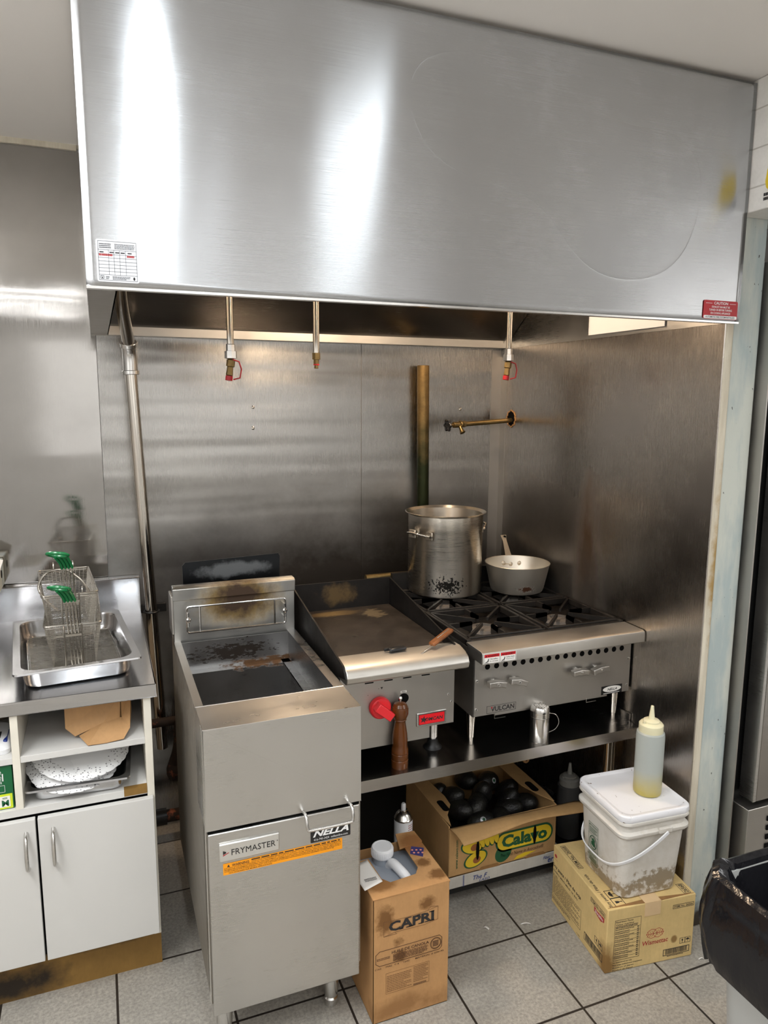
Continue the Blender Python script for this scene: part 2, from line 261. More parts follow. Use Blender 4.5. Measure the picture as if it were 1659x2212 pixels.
# ------------------------------------------------------------------ mesh helpers
FR = {}
def frame(o): return FR.get(o.name, Matrix())
class MB:
    def __init__(s): s.v = []; s.f = []
    def add(s, vs, fs):
        k = len(s.v); s.v += [Vector(p) for p in vs]; s.f += [tuple(i+k for i in f) for f in fs]; return s
    def box(s, x0, x1, y0, y1, z0, z1, m=None):
        vs = [Vector((x, y, z)) for z in (z0, z1) for y in (y0, y1) for x in (x0, x1)]
        if m: vs = [m @ p for p in vs]
        return s.add(vs, [(0, 2, 3, 1), (4, 5, 7, 6), (0, 1, 5, 4), (2, 6, 7, 3), (0, 4, 6, 2), (1, 3, 7, 5)])
    def prism(s, poly, ax, a, b):
        def P(p, h): return {'x': (h, p[0], p[1]), 'y': (p[0], h, p[1]), 'z': (p[0], p[1], h)}[ax]
        n = len(poly); vs = [P(p, a) for p in poly]+[P(p, b) for p in poly]
        return s.add(vs, [tuple(range(n))[::-1], tuple(range(n, 2*n))]+[(i, (i+1) % n, n+(i+1) % n, n+i) for i in range(n)])
    def tube(s, pts, r, n=8, closed=False):
        pts = [Vector(p) for p in pts]; N = len(pts); rr = r if isinstance(r, (list, tuple)) else [r]*N; up0 = None; rings = []
        for i, p in enumerate(pts):
            a = pts[i-1] if (i or closed) else p; b = pts[(i+1) % N] if (i < N-1 or closed) else p
            d = (b-a).normalized()
            if up0 is None: up0 = d.orthogonal().normalized()
            up0 = (up0-d*up0.dot(d)).normalized(); q = d.cross(up0)
            rings.append([p+(up0*cos(2*pi*k/n)+q*sin(2*pi*k/n))*rr[i] for k in range(n)])
        vs = [x for g in rings for x in g]; fs = []
        for i in range(N if closed else N-1):
            j = (i+1) % N
            fs += [(i*n+k, i*n+(k+1) % n, j*n+(k+1) % n, j*n+k) for k in range(n)]
        if not closed: fs += [tuple(range(n))[::-1], tuple(range((N-1)*n, N*n))]
        return s.add(vs, fs)
    def lathe(s, prof, o=(0, 0, 0), n=32, m=None):
        o = Vector(o); vs = []; fs = []
        for r, z in prof:
            for k in range(n):
                p = Vector((r*cos(2*pi*k/n), r*sin(2*pi*k/n), z))
                vs.append((m @ p if m else p)+o)
        for i in range(len(prof)-1):
            fs += [(i*n+k, i*n+(k+1) % n, (i+1)*n+(k+1) % n, (i+1)*n+k) for k in range(n)]
        if prof[0][0] > 1e-6: fs.append(tuple(range(n))[::-1])
        if prof[-1][0] > 1e-6: fs.append(tuple(range((len(prof)-1)*n, len(prof)*n)))
        return s.add(vs, fs)
    def loft(s, rings, cap0=True, cap1=True):
        n = len(rings[0]); vs = [p for g in rings for p in g]; fs = []
        for i in range(len(rings)-1): fs += [(i*n+k, i*n+(k+1) % n, (i+1)*n+(k+1) % n, (i+1)*n+k) for k in range(n)]
        if cap0: fs.append(tuple(range(n))[::-1])
        if cap1: fs.append(tuple(range((len(rings)-1)*n, len(rings)*n)))
        return s.add(vs, fs)
    def grid(s, fn, nu, nv):
        vs = [fn(i/nu, j/nv) for j in range(nv+1) for i in range(nu+1)]
        return s.add(vs, [(j*(nu+1)+i, j*(nu+1)+i+1, (j+1)*(nu+1)+i+1, (j+1)*(nu+1)+i) for j in range(nv) for i in range(nu)])
    def build(s, name, mat, parent=None, bevel=0, smooth=True, local=False, solid=0, seg=2):
        me = bpy.data.meshes.new(name); vs = s.v
        if parent and not local:
            inv = frame(parent).inverted(); vs = [inv @ p for p in vs]
        me.from_pydata([tuple(p) for p in vs], [], s.f); me.materials.append(M[mat] if isinstance(mat, str) else mat)
        bm = bmesh.new(); bm.from_mesh(me); bmesh.ops.remove_doubles(bm, verts=bm.verts, dist=1e-6)
        bmesh.ops.recalc_face_normals(bm, faces=bm.faces); bm.to_mesh(me); bm.free()
        if smooth: me.shade_smooth(); me.set_sharp_from_angle(angle=R(38))
        o = bpy.data.objects.new(name, me); COL.objects.link(o)
        if parent: o.parent = parent; FR[o.name] = frame(parent)
        if solid: q = o.modifiers.new('solid', 'SOLIDIFY'); q.thickness = solid; q.offset = 0
        if bevel: q = o.modifiers.new('bevel', 'BEVEL'); q.width = bevel; q.segments = seg; q.limit_method = 'ANGLE'; q.angle_limit = R(40)
        return o
def tag(o, label, cat, group=None, kind=None):
    if label: o['label'] = label
    if cat: o['category'] = cat
    if group: o['group'] = group
    if kind: o['kind'] = kind
    return o
def thing(name, label, cat, loc, rz=0, group=None):
    o = bpy.data.objects.new(name, None); COL.objects.link(o); o.location = loc; o.rotation_euler = (0, 0, rz); o.empty_display_size = .05
    FR[o.name] = Matrix.Translation(Vector(loc)) @ Matrix.Rotation(rz, 4, 'Z'); return tag(o, label, cat, group)
def struct(o, label=None, cat=None): o['kind'] = 'structure'; return tag(o, label, cat)
def rr(cx, cy, w, d, r, z, n=6):
    pts = []
    for sx, sy, a0 in ((1, 1, 0), (-1, 1, 90), (-1, -1, 180), (1, -1, 270)):
        for k in range(n+1):
            a = R(a0+90*k/n); pts.append(Vector((cx+sx*(w/2-r)+r*cos(a), cy+sy*(d/2-r)+r*sin(a), z)))
    return pts
class Face:
    """a flat place on a thing to print or stick on: origin o, reading direction u, upward direction w"""
    def __init__(s, o, u, w, parent, local=False):
        s.o, s.u, s.w = Vector(o), Vector(u), Vector(w); s.n = s.u.cross(s.w).normalized(); s.p = parent; s.loc = local
    def P(s, a, b, h): return s.o+s.u*a+s.w*b+s.n*h
    def poly(s, mb, pts, layer, th=.0004):
        h = .0004+layer*.0005; n = len(pts)
        return mb.add([s.P(a, b, h-th) for a, b in pts]+[s.P(a, b, h) for a, b in pts], [tuple(range(n))[::-1], tuple(range(n, 2*n))]+[(i, (i+1) % n, n+(i+1) % n, n+i) for i in range(n)])
    def rect(s, mb, a0, b0, a1, b1, layer=0, r=0):
        if r:
            pts = [(p.x, p.y) for p in rr((a0+a1)/2, (b0+b1)/2, a1-a0, b1-b0, r, 0, 4)]
        else: pts = [(a0, b0), (a1, b0), (a1, b1), (a0, b1)]
        return s.poly(mb, pts, layer)
    def frame_(s, mb, a0, b0, a1, b1, t, layer):
        for q in ((a0, b0, a1, b0+t), (a0, b1-t, a1, b1), (a0, b0, a0+t, b1), (a1-t, b0, a1, b1)): s.rect(mb, *q, layer=layer)
        return mb
    def disc(s, mb, a, b, ra, rb, layer, n=28, rot=0):
        return s.poly(mb, [(a+ra*cos(2*pi*k/n)*cos(rot)-rb*sin(2*pi*k/n)*sin(rot), b+ra*cos(2*pi*k/n)*sin(rot)+rb*sin(2*pi*k/n)*cos(rot)) for k in range(n)], layer)
    def line(s, mb, p, q, t, layer):
        p, q = Vector(p), Vector(q); d = (q-p).normalized()*t/2; e = Vector((-d.y, d.x))
        return s.poly(mb, [tuple(p-e-d), tuple(q-e+d), tuple(q+e+d), tuple(p+e-d)], layer)
    def text(s, mb, txt, a0, b0, a1, b1, layer=1, bold=0., shear=0., rot=0, slant=0.):
        c = bpy.data.curves.new('t', 'FONT'); c.body = txt; c.size = 1; c.offset = bold; c.shear = shear; c.resolution_u = 2
        o = bpy.data.objects.new('t', c); me = bpy.data.meshes.new_from_object(o); bpy.data.objects.remove(o); bpy.data.curves.remove(c)
        V = [Vector((p.co.x, p.co.y)) for p in me.vertices]; F = [tuple(p.vertices) for p in me.polygons]; bpy.data.meshes.remove(me)
        if not V: return mb
        if rot: V = [Vector((p.y, -p.x)) if rot == -90 else Vector((-p.y, p.x)) if rot == 90 else Vector((-p.x, -p.y)) for p in V]
        x0 = min(p.x for p in V); x1 = max(p.x for p in V); y0 = min(p.y for p in V); y1 = max(p.y for p in V)
        h = .0004+layer*.0005
        return mb.add([s.P(a0+(p.x-x0)/(x1-x0)*(a1-a0), b0+(p.y-y0)/(y1-y0)*(b1-b0)+slant*(p.x-x0)/(x1-x0), h) for p in V], F)
    def dashes(s, mb, a0, b0, a1, b1, rows, layer=1, fill=.45, seed=1, end=.35):
        """body copy too small to read: rows of word-length strokes"""
        rnd = random.Random(seed); st = (b1-b0)/rows
        for i in range(rows):
            y = b1-st*(i+.5); x = a0; lim = a1-(rnd.random()*end*(a1-a0) if i % 3 == 2 else rnd.random()*.06*(a1-a0))
            while x < lim:
                wd = (a1-a0)*rnd.uniform(.03, .12); s.rect(mb, x, y-st*fill/2, min(x+wd, lim), y+st*fill/2, layer); x += wd+(a1-a0)*.015
        return mb
    def done(s, mb, name, mat, parent=None):
        return mb.build(name, mat, parent or s.p, smooth=False, local=s.loc)
exec_parts = []
# ================================================================== SETTING
CZ = 2.552
struct(MB().box(-2.75, 1.6, -5.6, 0, -.05, 0).build('floor', 'floor', smooth=False), 'grey square ceramic floor tiles with dark grout', 'floor')
struct(MB().box(-2.75, 1.6, -5.6, 0, CZ, CZ+.05).build('ceiling', 'ceil', smooth=False), 'plain off-white painted ceiling', 'ceiling')
struct(MB().box(-2.75, 1.6, .004, .1, 0, CZ).build('wall_back', 'room', smooth=False), 'wall behind the steel sheets', 'wall')
struct(MB().box(-2.85, -2.75, -5.6, .1, 0, CZ).build('wall_left', 'room', smooth=False), 'plain painted side wall on the left', 'wall')
struct(MB().box(1.6, 1.7, -5.6, .1, 0, CZ).build('wall_right', 'room', smooth=False), 'plain painted side wall beyond the refrigerator', 'wall')
struct(MB().box(-2.75, 1.6, -5.7, -5.6, 0, CZ).build('wall_front', 'room', smooth=False), 'plain painted wall behind the viewer', 'wall')
struct(MB().box(.003, .035, -1.232, 0, 0, CZ).build('wall_partition', 'cream', bevel=.006, smooth=False), 'short partition wall with chipped cream-painted end at the right of the cooking line', 'wall')
struct(MB().box(.035, .135, -1.228, 0, 0, CZ).build('wall_column', 'column', bevel=.004, smooth=False), 'patchy grey-green painted column beside the refrigerator', 'column')
struct(MB().box(.012, 1.6, -2.3, -1.23, 2.212, CZ-.001).build('wall_bulkhead', 'wall_tile', bevel=.003, smooth=False), 'white tiled bulkhead above the refrigerator', 'bulkhead')
struct(MB().box(-1.69, .01, -.006, 0, CZ-.012, CZ).box(-2.75, -1.69, -.012, 0, CZ-.018, CZ).build('trim_1', 'cream', smooth=False), 'chipped cream trim where the back wall meets the ceiling', 'trim')
# steel wall cladding sheets
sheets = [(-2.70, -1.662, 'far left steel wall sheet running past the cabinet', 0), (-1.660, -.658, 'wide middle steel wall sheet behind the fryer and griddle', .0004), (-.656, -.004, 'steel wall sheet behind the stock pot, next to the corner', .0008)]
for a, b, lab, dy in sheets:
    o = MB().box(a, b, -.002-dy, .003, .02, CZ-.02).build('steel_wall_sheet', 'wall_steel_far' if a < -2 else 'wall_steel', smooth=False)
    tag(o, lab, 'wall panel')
o = MB().box(-.0015, .003, -1.232, -.004, .02, 1.921).build('side_wall_sheet', 'side_steel', smooth=False)
tag(o, 'brown-stained steel sheet on the right side wall of the cooking bay', 'wall panel')
o = MB().box(-.052, -.001, -.006, -.003, .3, 1.915).box(-.0035, -.0012, -.05, -.003, .3, 1.915).build('corner_trim', 'steel_dull', smooth=False)
tag(o, 'narrow steel angle strip covering the back right corner', 'trim')
for x, z in ((-1.104, 1.669), (-1.106, 1.588), (-.202, 1.661)):
    pass
sc = [('upper left screw hole', -1.104, 1.669), ('lower left screw hole', -1.106, 1.588), ('right screw hole', -.202, 1.661)]
for nm, x, z in sc:
    mm = Matrix.Rotation(R(90), 4, 'X')
    o = MB().lathe([(.0035, 0), (.006, .0012), (.0065, .0025), (.004, .004), (.0, .0045)], (x, -.003, z), 12, mm).build('wall_screw', 'chrome_warm')
    tag(o, {'upper left screw hole': 'upper of two small wall screws above the fryer', 'lower left screw hole': 'lower of two small wall screws above the fryer', 'right screw hole': 'small wall screw above the brass valve'}[nm], 'screw')

# ================================================================== HOOD
X0, X1, YF, ZB = -1.678, .009, -1.268, 1.9215
hd = thing('exhaust_hood', 'large brushed stainless exhaust hood hanging over the cooking line', 'range hood', (X0, YF, ZB))
def fp(u, q):
    x = X0+(X1-X0)*u; z = ZB+(CZ-.012-ZB)*q
    y = YF - .0022*sin(u*5+q*2.0)*sin(pi*q)*sin(pi*u) - .0005*sin(u*15-q*3.1)*sin(pi*q)
    return (x, y, z)
mb = MB().grid(fp, 90, 40); mb.build('front_panel', 'hood', hd, solid=.0015)
MB().box(X0, X1, YF-.001, YF+.018, ZB-.004, ZB+.001).box(X0, X1, YF+.016, YF+.018, ZB, ZB+.03).build('front_lip', 'chrome', hd, smooth=False)
MB().box(X0, X0+.0025, YF+.002, -.004, ZB, CZ-.012).build('side_panel', 'steel', hd, smooth=False)
MB().box(X1-.012, X1-.0095, YF+.002, -.004, ZB, CZ-.012).build('side_panel', 'steel', hd, smooth=False)
MB().box(X0+.002, -.003, -.062, -.004, ZB, ZB+.003).box(X0+.002, -.003, -.065, -.062, ZB, ZB+.034).build('grease_gutter', 'ledge', hd, smooth=False)
MB().box(X0+.002, X0+.058, YF+.02, -.06, ZB, ZB+.003).box(X0+.055, X0+.058, YF+.02, -.06, ZB, ZB+.02).build('bottom_flange', 'steel_dull', hd, smooth=False)
# sloped filter bank, from the gutter up and forward, with a flat roof beyond
mb = MB().prism([(-.066, ZB+.03), (-.70, 2.40), (-.70, 2.403), (-.066, ZB+.033)], 'x', X0+.004, -.006)
mb.build('sloped_back_panel', 'shelf', hd, smooth=False)
MB().box(X0+.004, -.006, YF+.02, -.69, 2.402, 2.405).build('hood_ceiling', 'shelf', hd, smooth=False)
MB().prism([(-.066, ZB+.02), (-.2, 2.10), (-.066, 2.10)], 'x', -.034, -.032).build('corner_gusset', 'steel', hd, smooth=False)
MB().prism([(-1.0, 1.934), (-.62, 1.934), (-.62, 2.06), (-1.0, 2.06)], 'x', -.010, -.0075).build('lamp_reflection_patch', 'white_plastic', hd, smooth=False)['label'] = 'white patch painted for the lamp reflection inside the right end of the hood'  # white sheet stands in for the hood lamp's reflection
lmp = MB().lathe([(.0, -.06), (.03, -.055), (.045, -.03), (.045, 0), (.05, .005), (.05, .03), (0, .03)], (-.72, -.62, 2.35), 24)
lmp.build('lamp_holder', 'black_metal', hd)
# inspection tag and caution sticker
f = Face((-1.657, YF-.0026, 1.931), (1, 0, 0), (0, 0, 1), hd)
tg = f.done(f.rect(MB(), 0, 0, .078, .080, 0, .004), 'inspection_tag', 'silver_label')
b = MB(); f.frame_(b, .0035, .003, .0745, .077, .0006, 1)
for zz in [.0135]+[.0135+.0064*i for i in range(1, 7)]+[.0605]: f.line(b, (.0035, zz), (.0745, zz), .0005, 1)
for xx in (.0225, .0325, .0430, .0540): f.line(b, (xx, .0135), (xx, .0605), .0005, 1)
f.dashes(b, .006, .063, .028, .073, 3, 1, seed=3); f.dashes(b, .034, .0625, .072, .073, 4, 1, seed=4)
for a in (.006, .0245, .035, .045, .058): f.dashes(b, a, .0535, a+.008, .0585, 1, 1, seed=5)
f.frame_(b, .006, .0055, .0125, .0115, .0008, 1); f.disc(b, .0093, .0078, .001, .0015, 1); f.dashes(b, .0155, .005, .0225, .011, 3, 1, seed=8); f.dashes(b, .028, .0045, .062, .0115, 3, 1, seed=9); f.disc(b, .0685, .008, .002, .0032, 1)
f.done(b, 'printed_table', 'ink', tg)
b = MB(); f.dashes(b, .005, .0485, .0315, .0535, 1, 1, .8, seed=2); f.done(b, 'red_stamp', 'ink_red', tg); b = MB(); f.dashes(b, .0565, .0475, .071, .0525, 1, 1, .8, seed=6); f.done(b, 'red_initials', 'ink_red', tg)
f = Face((-.123, YF-.0026, 1.9265), (1, 0, 0), (0, 0, 1), hd)
st = f.done(f.rect(MB(), 0, 0, .122, .0495, 0, .005), 'caution_sticker', 'red_label')
b = MB(); f.rect(b, .002, .0012, .120, .0095, 1, .003)
f.text(b, 'CAUTION', .036, .0385, .086, .0460, 1, .01)
f.line(b, (.008, .0415), (.029, .0415), .0008, 1); f.line(b, (.093, .0415), (.114, .0415), .0008, 1)
for s_, a0, a1, z0 in (('EXHAUST FAN MUST BE', .029, .093, .0295), ('TURNED ON BEFORE TURNING', .020, .101, .0215), ('ON COOKING APPLIANCES', .025, .096, .0130)): f.text(b, s_, a0, z0, a1, z0+.0055, 1, .008)
f.done(b, 'white_lettering', 'white_ink', st)
b = MB(); f.text(b, 'AUTOMATIC FIRE SYSTEM INSTALLED', .008, .003, .112, .0078, 2, .008); f.done(b, 'black_lettering', 'ink', st)

# nozzle drops of the fire system
def drop(x, y, zt, zb, kind, label):
    t = thing('fire_nozzle_drop', label, 'fire nozzle', (x, y, zb))
    MB().tube([(x, y, zt+.1), (x, y, zb)], .0105, 14).build('drop_pipe', 'chrome_warm', t)
    if kind == 'short':
        MB().lathe([(.013, 0), (.013, -.020), (.009, -.021), (.009, -.034), (.006, -.035), (.007, -.048), (.0, -.049)], (x, y, zb), 6).build('nozzle', 'brass_v', t)
        MB().lathe([(.0095, 0), (.0095, -.004)], (x, y, zb-.034), 12).build('seal_ring', 'red_plastic', t)
        return
    MB().lathe([(.012, .012), (.014, .010), (.014, -.008), (.0185, -.009), (.0185, -.030), (.012, -.032)], (x, y, zb), 8).build('coupling', 'chrome', t)
    m = Matrix.Rotation(R(8), 4, 'Y')
    MB().lathe([(.008, 0), (.013, -.004), (.013, -.022), (.009, -.024), (.011, -.048), (.009, -.050)], (x+.001, y, zb-.032), 8, m).build('nozzle', 'brass_v', t)
    c = Vector((x-.006, y, zb-.082))
    MB().lathe([(.011, .0), (.011, -.014), (.0, -.015)], c, 12, m).build('blow_off_cap', 'red_label', t)
    pts = [(x+.004, y-.009, zb-.034), (x+.022, y-.013, zb-.040), (x+.029, y-.012, zb-.062), (x+.024, y-.012, zb-.088), (x+.004, y-.010, zb-.093)]
    MB().tube(pts, .0022, 6).build('cap_strap', 'red_label', t)
drop(-1.287, -.6, 2.245, 1.853, 'cap', 'left fire nozzle drop pipe with red cap, over the fryer')
drop(-1.02, -.6, 2.245, 1.846, 'short', 'middle bare fire nozzle drop pipe, over the griddle')
drop(-.326, -.6, 2.245, 1.868, 'cap', 'right fire nozzle drop pipe with red cap, near the corner')

# conduit pipe down the wall
t = thing('steel_conduit', 'tall shiny steel pipe running from the hood down past the cabinet', 'pipe', (-1.50, -.1, .2))
def arc(p, n=14): # smooth polyline through points (Catmull-Rom)
    p = [Vector(q) for q in p]; p = [p[0]*2-p[1]]+p+[p[-1]*2-p[-2]]; out = []
    for i in range(1, len(p)-2):
        for k in range(n):
            s_ = k/n; a, b, c, d = p[i-1:i+3]
            out.append(.5*((2*b)+(c-a)*s_+(2*a-5*b+4*c-d)*s_*s_+(3*b-3*c+d-a)*s_**3))
    return out+[p[-2]]
MB().tube(arc([(-1.587, -.48, 2.18), (-1.580, -.30, 2.03), (-1.556, -.12, 1.885)], 8), .0215, 20).build('upper_run', 'chrome_warm', t)
MB().tube([(-1.553, -.10, 1.80), (-1.519, -.075, .93), (-1.500, -.07, .36)], .0205, 20).build('lower_run', 'chrome_warm', t)
MB().tube(arc([(-1.5565, -.12, 1.885), (-1.5535, -.103, 1.85), (-1.553, -.10, 1.79)], 6), .025, 20).build('elbow_fitting', 'chrome', t)
for p, q in (((-1.557, -.125, 1.895), (-1.556, -.117, 1.880)), ((-1.5533, -.10, 1.798), (-1.5528, -.10, 1.783))):
    MB().tube([p, q], .0295, 20).build('collar', 'chrome', t, bevel=.002)
t = thing('pipe_clamp', 'black clamp bracket holding the steel pipe to the wall above the counter end', 'bracket', (-1.517, -.05, .905))
MB().box(-1.565, -1.46, -.012, -.003, .888, .922).build('wall_plate', 'black_metal', t, bevel=.002)
MB().tube([(-1.518+.027*cos(a*pi/10), -.075+.027*sin(a*pi/10), .912) for a in range(20)], .0035, 6, True).build('ring', 'black_metal', t)
MB().tube([(-1.517, -.048, .912), (-1.517, -.01, .912)], .005, 8).build('stud', 'black_metal', t)
t = thing('gas_pipe', 'upper rusty gas pipe seen between the cabinet and the fryer', 'pipe', (-1.3, -.13, .49))
MB().tube([(-1.568, -.13, .49), (-.9, -.13, .49)], .017, 14).build('pipe_run', 'cast_rust', t)
MB().tube([(-1.44, -.13, .49), (-1.40, -.13, .49)], .023, 10).build('coupling', 'cast_rust', t)
t = thing('gas_manifold', 'lower rusty gas pipe and valve near the floor behind the fryer', 'pipe', (-1.3, -.13, .09))
MB().tube([(-1.568, -.13, .105), (-.9, -.13, .105)], .024, 14).build('pipe_run', 'cast_rust', t)
MB().tube([(-1.54, -.13, .105), (-1.50, -.13, .105)], .032, 10).build('coupling', 'iron_grease', t)
MB().tube(arc([(-1.43, -.14, .49), (-1.44, -.17, .40), (-1.46, -.17, .33)]), .03, 12).build('hose_elbow', 'cast_rust', t)
MB().lathe([(.0, -.03), (.03, -.03), (.036, -.012), (.036, .012), (.03, .03), (0, .03)], (-1.46, -.17, .31), 12).build('valve_body', 'cast_rust', t)
# brass riser and valve
t = thing('brass_riser', 'tall tarnished brass pipe standing on the wall behind the stock pot', 'pipe', (-.395, -.045, 1.841))
MB().tube([(-.399, -.045, 1.841), (-.392, -.045, 1.2), (-.388, -.045, .92)], .0255, 24).build('riser_tube', 'brass', t)
MB().lathe([(.0, .0), (.0235, 0), (.0235, .0006)], (-.399, -.045, 1.8408), 24).build('open_end', 'void', t)
t = thing('brass_valve', 'brass water valve with black wheel sticking out of the side wall', 'valve', (-.10, -.1, 1.612))
a, b = Vector((-.004, -.10, 1.615)), Vector((-.245, -.135, 1.602))
MB().tube([a, b], .0105, 14).build('valve_pipe', 'brass_v', t)
d = (b-a).normalized()
for k, r_, l_ in ((0, .0145, .012), (.018, .016, .010), (.030, .0125, .03)):
    MB().tube([b+d*k, b+d*(k+l_)], r_, 10 if k else 6).build('union_nut', 'brass_v', t, bevel=.001)
MB().tube([b+d*.058, b+d*.085], .006, 8).build('stem', 'brass_v', t)
MB().tube([b+d*.03, b+d*.025+Vector((0, -.012, -.022)), b+d*.022+Vector((0, -.02, -.034))], [.008, .008, .0125], 10).build('spout', 'brass_v', t)
q = d.to_track_quat('Z', 'Y').to_matrix().to_4x4(); wc = b+d*.088; mb = MB()
mb.tube([wc+q @ Vector(((.020+.0035*cos(6*k*pi/15))*cos(k*pi/15), (.020+.0035*cos(6*k*pi/15))*sin(k*pi/15), 0)) for k in range(30)], .0048, 6, True)
for k in range(3): mb.tube([wc+q @ Vector((.02*cos(k*pi/3), .02*sin(k*pi/3), 0)), wc-q @ Vector((.02*cos(k*pi/3), .02*sin(k*pi/3), 0))], .003, 6)
mb.build('hand_wheel', 'blk_plastic', t)
m = Matrix.Rotation(R(-90), 4, 'Y')
MB().lathe([(.0, 0), (.033, 0), (.033, .0006)], (-.0012, -.098, 1.622), 24, m).build('wall_hole', 'void', t)
mb = MB(); mb.tube([(-.003, -.098+(.034+.003*sin(k*2.1))*cos(k*pi/15), 1.622+(.034+.003*cos(k*1.7))*sin(k*pi/15)) for k in range(30)], .0028, 6, True)
mb.build('foam_edge', 'wood_tan', t)

# ================================================================== FRYER
fr = thing('deep_fryer', 'tall stainless floor deep fryer with open oil well', 'deep fryer', (-1.48, -1.2, 0))
L, Rr, F0, ZT = -1.4795, -1.083, -1.198, .932
MB().box(L+.001, L+.004, F0+.004, -.45, .20, ZT-.001).box(Rr-.004, Rr-.001, F0+.004, -.45, .20, ZT-.001).box(L+.003, Rr-.003, -.455, -.45, .2, ZT-.02).box(L+.003, Rr-.003, F0+.03, -.45, .2, .205).build('cabinet', 'fry_side', fr, smooth=False)
MB().box(L-.0015, L+.002, F0+.006, F0+.012, .2, .93).box(L-.0015, L+.002, F0+.03, F0+.036, .2, .93).build('side_seam', 'chrome', fr, smooth=False)
MB().box(L, Rr, F0, F0+.002, .671, ZT).box(L, Rr, F0, -1.055, ZT-.002, ZT).box(L, Rr, -1.057, -1.055, .80, ZT).box(L, L+.002, F0, -1.055, .671, ZT).box(Rr-.002, Rr, F0, -1.055, .671, ZT).build('top_front_panel', 'steel', fr, bevel=.0012, smooth=False)
MB().box(L, L+.021, -1.055, -.53, ZT-.002, ZT).box(L+.019, L+.021, -1.055, -.53, .838, ZT-.001).build('well_rim', 'steel_dull', fr, smooth=False)
MB().box(Rr-.028, Rr, -1.055, -.53, ZT-.002, ZT).box(Rr-.028, Rr-.026, -1.055, -.53, .838, ZT-.001).build('well_rim', 'well', fr, smooth=False)
MB().box(L+.02, Rr-.027, -.547, -.545, .838, ZT).box(L+.02, Rr-.027, -.58, -.545, .836, .838).box(L+.02, L+.045, -1.055, -.545, .836, .838).box(Rr-.055, Rr-.027, -1.055, -.545, .836, .838)\
    .box(L+.045, Rr-.055, -.582, -.58, .60, .838).box(L+.043, L+.045, -1.05, -.58, .6, .838).box(Rr-.055, Rr-.053, -1.05, -.58, .6, .838).box(L+.045, Rr-.055, -1.052, -1.05, .6, .838).build('frying_well', 'well', fr, smooth=False)
MB().box(L+.045, Rr-.055, -1.05, -.582, .70, .72).build('oil_residue', 'tank_dark', fr, smooth=False)
MB().prism([(-.53, ZT), (-.532, 1.068), (-.542, 1.070), (-.545, 1.107), (-.535, 1.112), (-.50, 1.112), (-.50, ZT-.02), (-.53, ZT-.02)], 'x', L+.001, Rr-.001).build('backsplash', 'splash', fr, bevel=.0015)
MB().box(L-.006, L+.002, -.54, -.46, .96, 1.085).build('backsplash_end', 'steel_dull', fr, bevel=.002)
# flue deflector behind
mb = MB().prism([(-1.432, .99), (-1.112, .99), (-1.107, 1.165), (-1.112, 1.175), (-1.425, 1.166), (-1.435, 1.155)], 'y', -.425, -.42); mb.build('flue_deflector', 'flue', fr, smooth=False)
MB().box(-1.43, -1.115, -.50, -.42, .97, 1.0).build('flue_box', 'iron', fr)
# basket hanger frame
y = -.566
def loopw(x0, x1, z0, z1, y, r, rad=.008):
    p = [(q.x, y, q.y) for q in [Vector((k.x, k.y)) for k in rr((x0+x1)/2, (z0+z1)/2, x1-x0, z1-z0, rad, 0, 4)]]
    return MB().tube(p, r, 8, True)
hg = loopw(-1.440, -1.124, .969, 1.054, y, .0035).build('basket_hanger', 'chrome', fr)
MB().tube([(-1.400, y, .970), (-1.400, y, 1.052)], .003, 8).build('hanger_bar', 'chrome', hg)
MB().tube([(-1.160, y, .970), (-1.160, y, 1.052)], .003, 8).build('hanger_bar', 'chrome', hg)
for x in (-1.437, -1.128):
    MB().tube([(x, -.532, .992), (x, -.572, .992), (x, -.572, 1.035), (x, -.532, 1.035)], .003, 8).build('hanger_hook', 'chrome', hg)
    MB().lathe([(.0075, 0), (.0075, .006), (.004, .009), (0, .009)], (x, -.572, 1.014), 10, Matrix.Rotation(R(90), 4, 'X')).build('wing_screw', 'chrome', hg)
# door
dr = MB().box(L+.004, Rr-.004, F0-.002, F0+.02, .166, .663).build('door', 'steel', fr, bevel=.003)
MB().box(L+.004, Rr-.002, F0+.012, F0+.02, .64, .672).build('door_gap', 'void', fr, smooth=False)
h = [p+Vector((0, 0, .009)) for p in arc([(-1.238, F0-.002, .664), (-1.238, -1.222, .668), (-1.238, -1.232, .655), (-1.236, -1.236, .638), (-1.225, -1.237, .634), (-1.13, -1.237, .634), (-1.119, -1.236, .638), (-1.117, -1.232, .655), (-1.117, -1.222, .668), (-1.117, F0-.002, .664)], 5)]
MB().tube(h, .0042, 10).build('door_handle', 'chrome', dr)
f = Face((-1.48, F0-.0025, 0), (1, 0, 0), (0, 0, 1), fr)
pl = MB().box(-1.4505, -1.3015, F0-.008, F0-.002, .588, .6355).build('nameplate', 'plate', dr, bevel=.003)
f2 = Face((-1.48, F0-.0082, 0), (1, 0, 0), (0, 0, 1), fr)
b = MB(); f2.text(b, 'FRYMASTER', .059, .603, .168, .6185, 0, .0); f2.disc(b, .1725, .6165, .0013, .0013, 0, 10)
f2.poly(b, [(.0385, .6085), (.0385, .6185), (.046, .6145), (.046, .6115)], 0); f2.done(b, 'nameplate_lettering', 'ink', dr)
b = MB(); f2.poly(b, [(.0385, .6045), (.0385, .6075), (.046, .6095), (.053, .6125), (.052, .6105)], 0); f2.done(b, 'nameplate_emblem', 'red_label', dr)
f.done(f.rect(MB(), .0385, .5495, .3445, .5545+.0255, 0, .001), 'orange_warning_label', 'orange', dr)
b = MB(); f.text(b, '\u25b2' if False else 'WARNING', .060, .5695, .102, .5765, 1, .012); f.poly(b, [(.048, .570), (.055, .570), (.0515, .5765)], 1)
